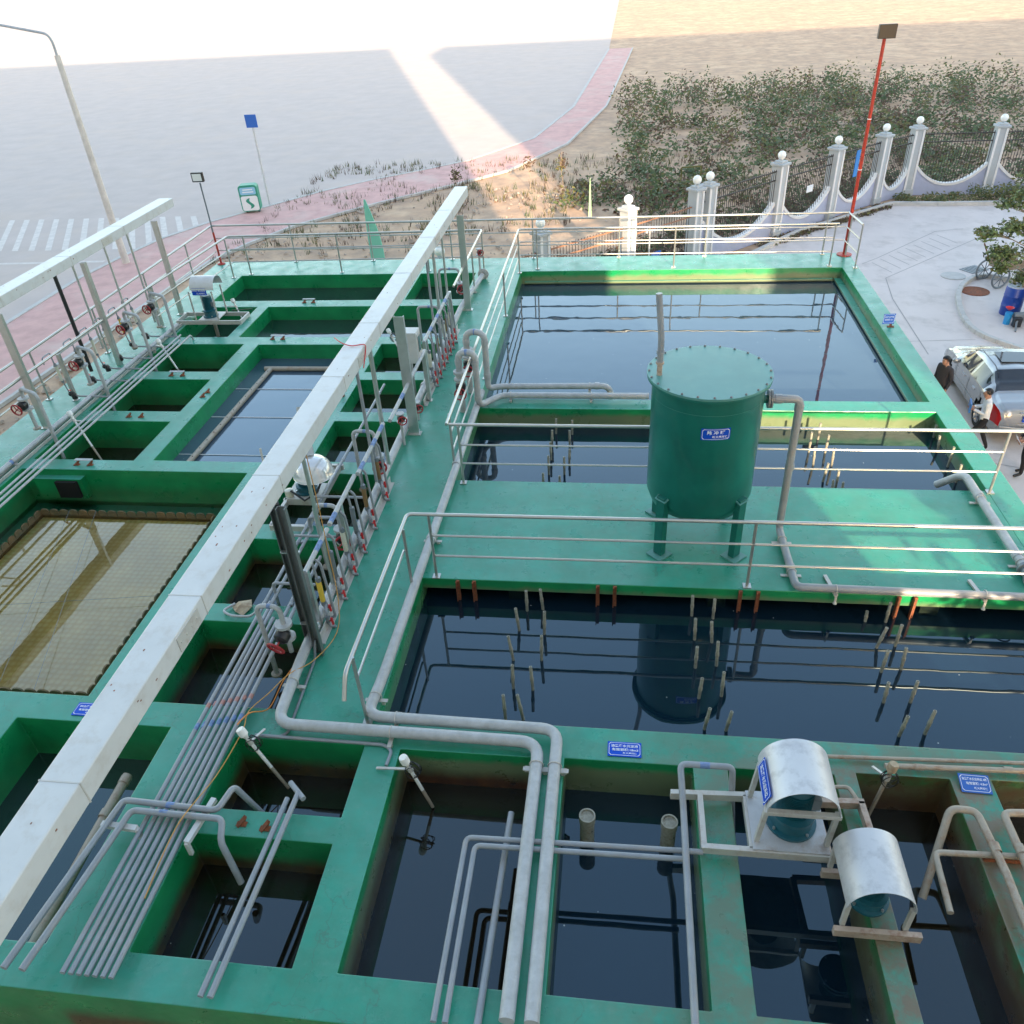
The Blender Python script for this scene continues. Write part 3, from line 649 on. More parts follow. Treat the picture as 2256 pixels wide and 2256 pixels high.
# ---------------------------------------------------------------- railings
def post_plate(m, x, y, z=0): m.box((x, y, z+.008), (.11, .11, .016))
def railing(label, runs, posts, hs=(1.11, .74, .38), group='steel railings round the ponds', rt=.027, rm=.017, rp=.022, mids=None, name='railing'):
    """runs: list of 3D polylines for the top rail; mids: polylines for the lower rails (default: the same plan)"""
    o0 = Vector(posts[0]).to_3d(); o0.z = 0
    t = thing(name, label, 'railing', o0, group)
    for run in runs:
        m = MB(); m.tube(fillet([(x, y, hs[0]) if len(p) == 2 else p for p in run for x, y in [p[:2]]], .09, 5), rt, 10); m.build('top_rail', M['rail'], t, loc=o0)
    for h in hs[1:]:
        for run in (mids or runs):
            m = MB(); m.tube(fillet([(p[0], p[1], h) for p in run], .05, 3), rm, 8); m.build('lower_rail', M['rail'], t, loc=o0)
    for p in posts:
        m = MB(); m.cyl((p[0], p[1], 0), (p[0], p[1], hs[0]-.01), rp, 8); post_plate(m, p[0], p[1]); m.build('post', M['rail'], t, loc=o0)
    return t
YF = 23.06; XL = -12.12
railing('outermost steel railing along the far and left edges of the basin deck', [[(XL, 3.2), (XL, YF), (6.07, YF)]], [(XL, y) for y in (4.5, 6.9, 9.3, 11.7, 14.1, 16.5, 18.9, 21.3)] + [(x, YF) for x in (XL, -9.7, -7.3, -4.9, -2.5, -.05, 2.35, 5.55)])
railing('inner steel railing round the far left tanks, nearest the hooded mixer', [[(-11.5, 11.6), (-11.42, 17.7), (-11.15, 21.95), (-3.8, 22.1), (-3.8, 17.7)]], [(-11.12, 21.7), (-10.7, 21.98), (-7.97, 22.05), (-5.4, 22.08), (-3.8, 22.0), (-3.8, 20.3)], mids=[[(-11.42, 17.7), (-11.15, 21.95), (-3.8, 22.1)]])
railing('long steel railing on the left and far sides of the far pond', [[(-2.76, 11.24), (-2.78, 22.08), (5.62, 22.05)]], [(-2.79, 11.62), (-2.77, 18.67), (-2.77, 15.2), (-2.77, 21.8), (-2.3, 22.12), (1.45, 22.14), (5.55, 22.08)], mids=[[(-2.79, 11.62), (-2.79, 22.18), (5.55, 22.10)]])
railing('steel railing crossing behind the slab at the edge of the middle pond', [[(-2.72, 11.24), (6.4, 11.24)]], [(-2.56, 11.2), (5.88, 11.25)], mids=[[(-2.56, 11.22), (5.88, 11.25)]])
railing('nearest steel railing, along the front edge of the slab and down the walkway', [[(-2.86, 5.60, .84), (-2.86, 5.78, 1.08), (-2.84, 8.72, 1.11), (6.0, 8.76, 1.11)]], [(-2.84, 6.0), (-2.82, 8.38), (-2.54, 8.72), (1.86, 8.75)], mids=[[(-2.54, 8.73), (6.0, 8.76)]])
m = MB(); m.tube([(-2.86, 8.40, .72), (-2.86, 6.03, .72)], .017, 8); mr_ = [o for o in D.objects if o.name.startswith('railing')]
near = [o for o in mr_ if o.get('label', '').startswith('nearest')][0]; m.build('lower_rail', M['rail'], near, loc=near.location)
railing('short steel railing at the far right corner beside the red pole', [[(6.07, YF), (6.17, 21.9)]], [(6.12, 22.85), (6.17, 21.9)], mids=[[(6.07, YF), (6.17, 21.9)]])

# ---------------------------------------------------------------- cable trunk gantries
def gantry(label, x0, x1, zt, hgt, y0, y1, posts, hangers, xp, group='white cable trunk gantries'):
    o0 = Vector(((x0+x1)/2, (y0+y1)/2, 0)); t = thing('cable_gantry', label, 'gantry', o0, group)
    m = MB(); m.box(((x0+x1)/2, (y0+y1)/2, zt-hgt/2), (x1-x0, y1-y0, hgt)); m.build('trunk', M['white'], t, loc=o0, bevel=.012)
    n = int((y1-y0)/2.35)
    for k in range(1, n+1):
        y = y0 + (y1-y0)*k/(n+1) + random.uniform(-.2, .2); m = MB(); m.box(((x0+x1)/2, y, zt-hgt/2), (x1-x0+.006, .012, hgt+.006)); m.build('joint_cover', M['frame'], t, loc=o0)
    m = MB()
    for k in range(18):
        y = random.uniform(y0+.3, y1-.3); m.box((x1+.001, y, zt-random.uniform(.04, .16)), (.004, random.uniform(.010, .03), random.uniform(.008, .02)))
        m.box((random.uniform(x0+.03, x1-.03), y+random.uniform(-.3, .3), zt+.0005), (random.uniform(.006, .014), random.uniform(.012, .04), .002))
    rs_ = m.build('rust_spots', M['rust'], t, loc=o0); rs_['kind'] = 'stuff'
    for k in range(3):
        y = y0 + (y1-y0)*(.2+.3*k); m = MB(); m.box((x1+.004, y, zt-hgt/2), (.008, .42, hgt*.7))
        for q in range(4): m.box((x1+.010, y-.16+.105*q, zt-hgt*.5), (.008, .018, .018))
        m.build('splice_plate', M['frame'], t, loc=o0)
    for (y, w) in posts:
        m = MB(); xx = xp
        m.box((xx, y, (zt-hgt)/2), (w, .012, zt-hgt)); m.box((xx-w/2+.006, y+.03, (zt-hgt)/2), (.012, .06, zt-hgt)); m.box((xx+w/2-.006, y+.03, (zt-hgt)/2), (.012, .06, zt-hgt))
        m.box((xx, y+.03, .008), (w+.08, .16, .016)); m.build('post', M['steel'], t, loc=o0)
    for (y, xb, zb, r, mt_) in hangers:
        m = MB(); m.tube(fillet([(xb, y, zt-hgt+.0), (xb, y, zt-hgt-.7), (xb, y, zb)], .3, 4), r, 8); m.build('conduit', M[mt_], t, loc=o0)
    return t
gr = gantry('white cable trunk running along the walkway in the middle', -4.20, -3.87, 2.56, .23, 1.0, 20.85, [(19.06, .16), (12.82, .18)],
    [(17.55, -3.93, .9, .026, 'steel'), (16.45, -3.9, .9, .034, 'steel'), (15.8, -3.9, .8, .024, 'pvc'), (11.5, -3.93, .1, .040, 'steel'), (10.66, -3.9, .35, .028, 'pvc'), (8.25, -3.93, .02, .028, 'steel')], -3.78)
# the doubled black-backed post near the camera
m = MB()
for dx, y in ((-.075, 7.25), (.085, 7.10)):
    m.box((-3.86+dx, y, 1.17), (.10, .012, 2.36)); m.box((-3.86+dx-.05, y-.035, 1.17), (.012, .07, 2.36)); m.box((-3.86+dx+.05, y-.035, 1.17), (.012, .07, 2.36))
m.build('double_post', M['darksteel'], gr, loc=gr.location)
m = MB(); m.tube([(-3.86, 7.16, 2.34), (-3.86, 7.15, .02)], .03, 8); m.build('black_conduit', M['black'], gr, loc=gr.location)
for z in (.45, 1.62):
    m = MB(); m.box((-3.86, 7.17, z), (.24, .05, .02)); m.build('clamp', M['steel'], gr, loc=gr.location)
gl_ = gantry('white cable trunk along the left edge above the road side', -11.90, -11.52, 2.59, .20, 4.0, 20.3, [(18.9, .13), (12.87, .15)],
    [(17.9, -11.56, .2, .026, 'steel'), (16.9, -11.56, .5, .024, 'steel'), (15.63, -11.56, .5, .024, 'steel'), (14.98, -11.56, .25, .040, 'black')], -11.4)
m = MB(); m.box((-11.45, 15.85, 1.19), (.10, .10, 2.38)); m.build('post', M['steel'], gl_, loc=gl_.location)

# control box on the gantry post
t = thing('control_box', 'white control box with a window mounted on the gantry post', 'control box', (-3.86, 13.9, .95))
m = MB(); m.box((-3.97, 14.0, 1.28), (.36, .30, .62)); m.build('cabinet', M['white'], t, loc=t.location, bevel=.01)
m = MB(); m.box((-3.787, 14.0, 1.28), (.012, .24, .52)); d_ = m.build('door', M['frame'], t, loc=t.location)
m = MB(); m.box((-3.778, 14.0, 1.33), (.008, .15, .30)); m.build('window', M['glass'], t, loc=t.location)

# ---------------------------------------------------------------- pipes
def pipe(label, runs, r, mt_='pvc', group=None, brackets=(), name='pipe', collars=(), tags=(), rad=None, n=12):
    p0 = Vector(runs[0][0]); t = thing(name, label, 'pipe', (p0.x, p0.y, min(p0.z, 0)), group)
    for k, run in enumerate(runs):
        m = MB(); m.tube(fillet(run, rad or r*3.0, 6), r, n)
        m.build('tube', M[mt_], t, loc=t.location)
    for (p, ax) in collars:
        m = MB(); ax = Vector(ax); p = Vector(p); m.lathe([(r*1.01, -.045), (r*1.16, -.045), (r*1.16, .045), (r*1.01, .045)], p, 16, axis=ax)
        m.build('collar', M[mt_], t, loc=t.location)
    for (p, ax, w) in brackets:
        m = MB(); p = Vector(p); ax = Vector(ax)
        m.torus(p, r+.008, .006, ax, 20, 6); side = ax.cross(Vector((0, 0, 1))).normalized()
        q = p - Vector((0, 0, r+.012)); m.beam(q - side*w/2, q + side*w/2, .05, .012); 
        if q.z > .03: m.beam(Vector((q.x, q.y, 0)) + side*w*.3, q + side*w*.3, .04, .04)
        m.build('clamp', M['frame'], t, loc=t.location)
    for (p, ax, l) in tags:
        m = MB(); m.lathe([(r*1.012, -l/2), (r*1.012, l/2)], Vector(p), 14, axis=Vector(ax)); m.build('label_band', M['band'], t, loc=t.location)
    return t
Y1 = (0, 1, 0); X1 = (1, 0, 0)
pipe('thick grey pipe along the left side of the walkway that turns right in front', [[(-3.74, 21.3, .12), (-3.93, 19.0, .12), (-3.96, 12, .12), (-3.93, 6.9, .14), (-3.87, 5.80, .14), (-.77, 5.76, .14), (-.78, 2.9, .14)]], .068, 'pvc_dusty', brackets=[((-3.90, 6.45, .14), (.05, 1, 0), .3), ((-2.48, 5.775, .14), X1, .3), ((-.77, 5.46, .14), Y1, .3)], collars=[((-3.95, 10.9, .12), Y1), ((-3.96, 14.6, .12), Y1)], rad=.22, n=16)
pipe('thick grey pipe along the right side of the walkway that turns right in front', [[(-2.72, 14.4, .10), (-2.74, 11.2, .12), (-2.79, 6.6, .14), (-2.83, 5.99, .14), (-.57, 5.955, .14), (-.57, 2.9, .14)]], .066, 'pvc_dusty', brackets=[((-2.47, 5.985, .14), X1, .3), ((-.57, 5.46, .14), Y1, .3), ((-2.80, 6.3, .14), Y1, .28), ((-2.75, 9.5, .12), Y1, .28)], collars=[((-2.745, 11.6, .12), Y1), ((-2.76, 9.45, .12), Y1)], rad=.20, n=16)
m = MB(); m.box((-.67, 5.46, .055), (.46, .06, .03)); tag(m.build('bracket', M['frame'], loc=(-.67, 5.46, 0)), 'flat steel cross bracket under the two thick pipes on the near divider', 'bracket')
# tiny blue stencil on these pipes
for x, y, z in ((-1.83, 5.77, .211), (-1.82, 5.955, .209)):
    pass
# U-shaped swan neck pair at the far pond corner
pipe('tall swan-neck pipe with a red handwheel at the corner of the far pond, rear one', [[(-2.98, 14.55, .5), (-2.98, 14.55, 1.33), (-2.60, 14.5, 1.33), (-2.60, 14.5, .12), (-2.38, 14.6, .12), (-.13, 14.65, .12), (-.13, 14.65, -.36)]], .062, 'pvc_dusty', rad=.2, n=16, collars=[((-2.98, 14.55, 1.12), (0, 0, 1)), ((-2.60, 14.5, 1.12), (0, 0, 1)), ((-2.60, 14.5, .42), (0, 0, 1)), ((-.4, 14.65, .12), X1)], brackets=[((-.55, 14.65, .12), X1, .22)], tags=[((-2.79, 14.525, 1.33), X1, .05)])
pipe('tall swan-neck pipe at the corner of the far pond, front one with valve', [[(-3.0, 13.75, .42), (-3.0, 13.75, 1.25), (-2.68, 13.75, 1.25), (-2.68, 13.75, .12), (-2.3, 14.21, .12), (.62, 14.22, .12)]], .062, 'pvc_dusty', rad=.17, n=16, collars=[((-3.0, 13.75, 1.05), (0, 0, 1)), ((-2.68, 13.75, 1.05), (0, 0, 1)), ((-2.68, 13.75, .3), (0, 0, 1))], brackets=[((-.5, 14.22, .12), X1, .22), ((-2.1, 14.21, .12), X1, .22)], tags=[((-2.84, 13.75, 1.25), X1, .05)])
for (x, y, z) in ((-3.0, 13.75, .45), (-2.98, 14.55, .55)):
    t = thing('gate_valve', 'black gate valve with red handwheel below the %s swan-neck pipe' % ('front' if y < 14 else 'rear'), 'valve', (x, y, z))
    m = MB(); m.lathe([(0, .42), (.12, .42), (.12, .37), (.07, .36), (.07, .28), (.12, .27), (.12, .23), (.0, .23)], (x, y, z), 20); m.build('flange', M['pvc_dusty'], t, loc=t.location)
    m = MB(); m.sphere((x, y, z+.10), .10, 14); m.lathe([(.10, 0), (.10, .2), (.0, .2)], (x, y, z-.05), 14); m.build('valve_body', M['black'], t, loc=t.location)
    m = MB(); m.cyl((x, y, z+.05), (x+.02, y-.2, z+.02), .02); m.torus((x+.02, y-.2, z+.02), .11, .014, (0, -1, .1)); m.cyl((x-.09, y-.2, z+.02), (x+.13, y-.2, z+.02), .01); m.build('handwheel', M['dkred'], t, loc=t.location)
    m = MB(); m.cyl((x, y, z-.45 if y < 14 else z-.54), (x, y, z-.03), .06, 14); m.build('riser', M['pvc_dusty'], t, loc=t.location)
# tank outlet pipe and the pipe on the right deck
pipe('grey pipe dropping from the green tank and running along the slab edge', [[(2.02, 9.95, 2.29), (2.44, 9.95, 2.29), (2.47, 10.02, .08), (2.50, 8.68, .08), (6.2, 8.63, .08)]], .055, 'pvc', rad=.10, n=16, collars=[((2.15, 9.95, 2.29), X1), ((2.442, 9.96, 2.16), (0, 0, 1)), ((2.46, 9.99, 1.2), (0, 0, 1)), ((2.49, 9.1, .08), Y1)], brackets=[((2.475, 9.75, .08), Y1, .28), ((2.49, 9.0, .08), Y1, .28)])
for x in (3.0, 4.9):
    m = MB(); m.beam((x-.05, 9.02, .02), (x+.02, 8.60, .02), .05, .03); m.torus((x+.02, 8.66, .08), .063, .006, X1, 18, 6); m.box((x+.02, 8.59, -.04), (.03, .012, .1)); m.lathe([(.0, 0), (.03, 0), (.0, .05)], (x+.02, 8.585, -.11), 8)
    tag(m.build('pipe_clamp', M['frame'], loc=(x, 8.8, 0)), 'pale steel strap holding the grey pipe to the slab edge, %s of two' % ('left' if x < 4 else 'right'), 'clamp', 'pipe straps on the slab edge')
pipe('dusty grey pipe lying on the right side of the deck', [[(5.35, 11.9, -.30), (5.60, 11.62, .10), (5.62, 9.25, .10)]], .062, 'pvc_dusty', rad=.18, n=16, collars=[((5.61, 11.0, .10), Y1), ((5.62, 9.5, .1), Y1)], brackets=[((5.61, 10.9, .1), Y1, .3), ((5.62, 9.35, .1), Y1, .3)])
t = thing('gate_valve', 'black flanged valve at the near end of the right deck pipe', 'valve', (5.62, 9.0, 0))
m = MB(); m.lathe([(0, 0), (.11, 0), (.11, .05), (.075, .06), (.085, .14), (.075, .22), (.11, .23), (.11, .28), (0, .28)], (5.62, 9.24, .10), 20, axis=(0, -1, 0)); m.build('valve_body', M['pvc_dark'], t, loc=t.location)
m = MB(); m.cyl((5.62, 9.1, .15), (5.62, 9.1, .34), .018); m.torus((5.62, 9.1, .34), .09, .012); m.build('handwheel', M['black'], t, loc=t.location)

# bundle of thin pipes
for k in range(7):
    x = -4.80 + k*.078
    far = [14.6, 9.4, 7.75, 7.55, 7.50, 8.6, 8.9][k]
    z = .045 + .0*k
    runs = [[(x-.0, 2.9, .15), (x, far, .15)]]
    if k == 1: runs = [[(x, 2.9, .15), (x+.03, 9.55, .15), (x+.03, 9.55, .40), (x+.6, 9.55, .40)]]
    if k == 5: runs = [[(x, 2.9, .15), (x-.02, 8.6, .15)]]
    lab = ['leftmost and longest grey pipe of the bundle beside the walkway tanks', 'second pipe from the left in the bundle, bent upwards at its far end', 'third pipe from the left in the bundle, cut off over the dark tank', 'middle pipe of the bundle of seven', 'third pipe from the right in the bundle', 'second pipe from the right in the bundle', 'rightmost pipe of the bundle of seven'][k]
    t = pipe(lab, runs, .026, 'pvc', 'bundle of seven parallel grey pipes', rad=.08, n=10)
    m = MB(); m.lathe([(.0268, 0), (.0268, .07)], (x, 5.95+.03*k, .15), 12, axis=Y1); m.build('red_band', mat('faded_red_band', (.42, .20, .17), .5) if k == 0 else D.materials['faded_red_band'], t, loc=t.location)
    m = MB(); m.lathe([(.0268, 0), (.0268, .09)], (x, 5.62+.03*k, .15), 12, axis=Y1); m.build('label_band', M['band'], t, loc=t.location)
    for yy in (11.6, 10.2, 9.2, 7.8):
        m = MB()
        if yy < far: m.lathe([(.026, 0), (.032, 0), (.032, .06), (.026, .06)], (x, yy, .15), 12, axis=Y1); m.build('collar', M['pvc'], t, loc=t.location)
for k, (x, y0) in enumerate(((-4.52, 8.6), (-4.42, 8.7))): pass
# three thin pipes on the left deck + the thicker one
for k, x in enumerate((-10.60, -10.47, -10.34)):
    pipe(['leftmost', 'middle', 'rightmost'][k] + ' of three thin grey pipes running over the left tanks', [[(x, 4, .15), (x+.04, 17.2 if k != 1 else 16.9, .15)] + ([(x+.04, 17.3, -.1)] if k == 2 else [])], .022, 'pvc_dusty', 'three thin pipes over the left tanks', n=8)
pipe('thicker grey pipe lying on the left edge deck behind the three thin pipes', [[(-11.15, 5, .13), (-11.10, 11.6, .13), (-10.98, 17.9, .13)]], .045, 'pvc_dusty', brackets=[((-11.1, 11.4, .13), Y1, .22), ((-11.0, 14.4, .13), Y1, .22), ((-10.98, 16.5, .13), Y1, .22)], tags=[((-11.1, 11.35, .13), Y1, .06)])
for x0 in (-11.3,):
    m = MB()
    for x in (-11.22, -11.08): m.box((x+.05, 13.9, .03), (.03, 8.6, .05))
    tag(m.build('pipe_channel', M['frame'], loc=(-11.15, 13.9, 0)), 'long pale steel channel on the left deck under the valve stations', 'channel')
m = MB(); m.box((-3.83, 9.2, .07), (.012, 3.9, .13)); m.box((-3.80, 9.2, .006), (.07, 3.9, .012)); tag(m.build('pipe_channel', M['frame'], loc=(-3.83, 9.2, 0)), 'long pale steel angle bar on the walkway behind the near dosing valves', 'channel')
m = MB(); m.box((-3.83, 15.9, .07), (.012, 3.9, .13)); m.box((-3.80, 15.9, .006), (.07, 3.9, .012)); tag(m.build('pipe_channel', M['frame'], loc=(-3.83, 15.9, 0)), 'long pale steel angle bar on the walkway behind the far dosing valves', 'channel')

# header pipes (blue tagged) and their square posts along the walkway
def header(label, x, y0, y1, z, posts, tagsy, group, r=.034):
    t = thing('dosing_header', label, 'header pipe', (x, (y0+y1)/2, 0), group)
    m = MB(); m.cyl((x, y0, z), (x, y1, z), r, 12); m.build('header_tube', M['pvc_dusty'], t, loc=t.location)
    for y in tagsy:
        m = MB(); m.lathe([(r*1.02, 0), (r*1.02, .22)], (x, y, z), 12, axis=Y1); m.build('label_band', M['band'], t, loc=t.location)
    for y in posts:
        m = MB(); m.box((x, y, z/2), (.07, .07, z+.02)); m.box((x, y, .006), (.12, .12, .012)); m.build('post', M['steel'], t, loc=t.location)
    return t
hg = 'header pipes with blue labels above the dosing valves'
header('nearest blue-labelled header pipe on a square post beside the double gantry post', -3.90, 7.46, 8.40, 1.05, [7.5], [7.9], hg)
header('blue-labelled header pipe second from the camera, beside the yellow cable', -3.90, 8.50, 9.75, 1.05, [8.98], [8.55], hg)
header('blue-labelled header pipe third from the camera, beside the lamp dome', -3.86, 9.80, 11.35, 1.05, [], [9.9, 10.6, 11.05], hg)
header('blue-labelled header pipe fourth from the camera, just before the control box', -3.77, 11.45, 14.28, 1.05, [12.95, 14.2], [12.2], hg)
header('farthest blue-labelled header pipe, beyond the control box', -3.87, 14.68, 17.45, 1.05, [14.7, 17.5], [15.2, 15.9, 16.8], hg)
header('header rail of the left rack above the nearer valve stations', -11.49, 14.1, 18.05, 1.05, [14.1, 18.05], [], 'racks on the left deck', .022)

# dosing stations
def station_mesh(meter, mlen, parent, loc, side=1):
    """flow meter riser and second leg with ball valves; local origin at foot on the header line"""
    o = Vector(loc)
    A = lambda x, y, z: o + Vector((x, y, z))
    m = MB(); m.cyl(A(0, 0, 1.02), A(.02, 0, .72), .018, 8); m.cyl(A(.04, 0, .36), A(.05, 0, .05), .020, 8)
    m.tube(fillet([A(.05, 0, .30), A(.10, -.13, .26), A(.10, -.14, .02), A(.19, -.14, .02)], .04, 3), .020, 8)
    m.tube(fillet([A(.03, .05, 1.02), A(.09, .05, .95), A(.14, .02, .05), A(.05, .0, .03)], .05, 3), .020, 8)
    m.build('riser', M['pvc'], parent, loc=loc)
    m = MB(); m.lathe([(0, 0), (.030, 0), (.036, .02), (.036, mlen-.02), (.030, mlen), (0, mlen)], A(.025, 0, .72-mlen), 14); m.build('flow_meter', M[meter], parent, loc=loc)
    for z in (.72, .72-mlen-.03):
        m = MB(); m.lathe([(0, -.03), (.036, -.03), (.040, 0), (.036, .035), (0, .035)], A(.028, 0, z), 12); m.build('union', M['pvc_dark'], parent, loc=loc)
    for dx, dy, z in ((.045, 0, .25), (.10, -.14, .15)):
        m = MB(); m.lathe([(0, -.055), (.030, -.055), (.034, -.03), (.024, -.025), (.038, 0), (.024, .025), (.034, .03), (.030, .055), (0, .055)], A(dx, dy, z), 12); m.build('valve_body', M['pvc_dark'], parent, loc=loc)
    for dx, dy, z in ((.045, 0, .25), (.10, -.14, .14)):
        v = MB(); v.beam(A(dx+.03, dy-.02, z), A(dx+.065, dy-.03, z+.01), .016, .016); v.beam(A(dx+.065, dy-.03, z+.06), A(dx+.075, dy-.035, z-.055), .028, .016); v.build('valve_handle', M['red'], parent, loc=loc)
meters = ['yellow', 'pvc_dark', 'clearish', 'brown', 'pvc_dark', 'brown']
gs = 'dosing valve stations beside the walkway'
ords = ['nearest', 'second nearest', 'third nearest', 'fourth nearest', 'fifth nearest', 'sixth nearest']
NS = [(7.72, 'yellow'), (8.28, 'pvc_dark'), (8.82, 'clearish'), (9.34, 'pvc_dark'), (9.95, 'brown'), (10.75, 'brown')]
for k, (y, mt_) in enumerate(NS):
    lab = {0: 'valve station with yellow flow tube and red handles, nearest the camera', 1: 'valve station with dark flow tube, second nearest the camera', 2: 'valve station with pale flow tube, third nearest the camera', 3: 'valve station with black flow tube between the pale and brown ones', 4: 'valve station with brown flow tube, nearer of two brown ones', 5: 'valve station with brown flow tube, farther of two brown ones'}[k]
    t = thing('valve_station', lab, 'valve station', (-3.90, y, 0), gs); station_mesh(mt_, .38, t, (-3.90, y, 0))
for k, y in enumerate((14.95, 15.35, 15.75, 16.1, 16.5, 16.85, 17.2)):
    t = thing('valve_station', 'red-handled valve station in the far row, %s beyond the control box' % ['first', 'second', 'third', 'fourth', 'fifth', 'sixth', 'seventh'][k], 'valve station', (-3.88, y, 0), gs)
    station_mesh('brown' if k in (2, 5) else ('pvc_dark' if k % 2 else 'clearish'), .34, t, (-3.88, y, 0))

# swan-neck pipes with handwheel valves
def handwheel_valve(par, c, ax, sz=1.0, wheel='dkred', loc=None):
    c = Vector(c); ax = Vector(ax).normalized()
    m = MB(); m.lathe([(0, -.10*sz), (.085*sz, -.10*sz), (.085*sz, -.07*sz), (.045*sz, -.06*sz), (.045*sz, .06*sz), (.085*sz, .07*sz), (.085*sz, .10*sz), (0, .10*sz)], c, 18); m.build('flange', M['pvc_dusty'], par, loc=loc)
    m = MB(); m.lathe([(.05*sz, 0), (.075*sz, .03*sz), (.075*sz, .10*sz), (.045*sz, .13*sz), (0, .13*sz)], c, 14, axis=ax); m.build('bonnet', M['black'], par, loc=loc)
    w = c + ax*.20*sz; m = MB(); m.cyl(c + ax*.12*sz, w, .010*sz, 8); m.torus(w, .085*sz, .013*sz, ax, 22, 7)
    u = ax.orthogonal().normalized(); v = ax.cross(u)
    for a in (0, 2*PI/3, 4*PI/3): m.cyl(w, w + (u*math.cos(a)+v*math.sin(a))*.085*sz, .008*sz, 6)
    m.build('handwheel', M[wheel], par, loc=loc)
def swan(label, xl, xr, y, top, zl, valve, group='swan-neck pipes with red handwheels', r=.032, zr=.1, wax=(.35, -1, .1), vz=.42, tagb=True, yr=None):
    yr = y if yr is None else yr
    t = thing('swan_neck_pipe', label, 'swan-neck pipe', (xl, y, 0), group)
    m = MB(); m.tube(fillet([(xl, y, zl), (xl, y, top), (xr, yr, top), (xr, yr, zr)], .11, 6), r, 14); m.build('tube', M['pvc_dusty'], t, loc=t.location)
    if tagb:
        m = MB(); m.lathe([(r*1.02, 0), (r*1.02, .05)], ((xl+xr)/2, (y+yr)/2, top), 14, axis=(xr-xl, yr-y, 0)); m.build('label_band', M['band'], t, loc=t.location)
    m = MB(); m.lathe([(0, 0), (.075, 0), (.075, .03), (r, .035)], (xl, y, zl), 16); m.build('foot_flange', M['pvc_beige'], t, loc=t.location)
    if valve: handwheel_valve(t, (xr, yr, vz), wax, 1.3, loc=t.location)
    return t
swan('swan-neck pipe with red handwheel over the dark tank, nearest the camera', -4.42, -4.12, 7.0, .88, -.35, True, vz=.47, wax=(-.25, -.9, -.35))
swan('swan-neck pipe beside the second header, over the dark tank behind the near one', -4.40, -4.05, 9.2, .88, -.3, True, vz=.35)
swan('swan-neck pipe over the small tank beside the lamp dome', -4.42, -4.05, 11.35, .90, -.3, True, vz=.30)
swan('swan-neck pipe mostly hidden behind the control box', -4.25, -3.98, 14.9, .82, -.3, False)
swan('swan-neck pipe over the wide tank, second farthest of the walkway row', -4.58, -4.1, 17.2, .82, -.3, False)
swan('swan-neck pipe over the far small tank, farthest of the walkway row', -4.62, -4.1, 19.9, .78, -.3, True, vz=.30)
for k, y in enumerate((12.5, 14.45, 16.38, 17.62)):
    swan(['nearest', 'second nearest', 'third nearest', 'farthest'][k] + ' swan-neck pipe with red handwheel on the left deck', -11.38, -10.88, y+.12, 1.02, .13, False, 'swan-neck pipes on the left deck', zr=-.5 if k else -.4, yr=y-.12, tagb=False, r=.036)
    o = [q for q in D.objects if q.name.startswith('swan_neck_pipe') and q.get('group') == 'swan-neck pipes on the left deck'][-1] if False else None
    t = thing('gate_valve', ['nearest', 'second nearest', 'third nearest', 'farthest'][k] + ' handwheel valve on the left deck risers', 'valve', (-11.38, y+.1, .1), 'handwheel valves on the left deck')
    handwheel_valve(t, (-11.38, y+.10, .70), (-.1, -1, -.05), 1.25, loc=t.location)
for (x, y, z, lab) in ((-3.86, 12.35, .62, 'red handwheel valve just before the control box on the header'), (-3.80, 21.35, .75, 'red handwheel valve at the far end of the walkway'), (-3.80, 13.3, .35, 'low red handwheel valve under the control box')):
    t = thing('gate_valve', lab, 'valve', (x, y, 0)); handwheel_valve(t, (x, y, z), (.5, -1, .1), .9, loc=t.location)
    m = MB(); m.cyl((x, y, .05), (x, y, z-.1), .028, 10); m.build('riser', M['pvc_dusty'], t, loc=t.location)
t = thing('blind_flange', 'round blind flange at the far end of the walkway pipe', 'flange', (-3.72, 21.35, .14)); m = MB(); m.lathe([(0, 0), (.15, 0), (.15, .03), (.06, .04)], (-3.72, 21.36, .14), 22, axis=(0, -1, 0)); m.build('disc', M['pvc_dusty'], t, loc=t.location)
m = MB()
for a in range(8): m.cyl((-3.72+.12*math.cos(a*PI/4), 21.34, .14+.12*math.sin(a*PI/4)), (-3.72+.12*math.cos(a*PI/4), 21.30, .14+.12*math.sin(a*PI/4)), .01, 6)
m.build('bolt', M['steel'], t, loc=t.location)

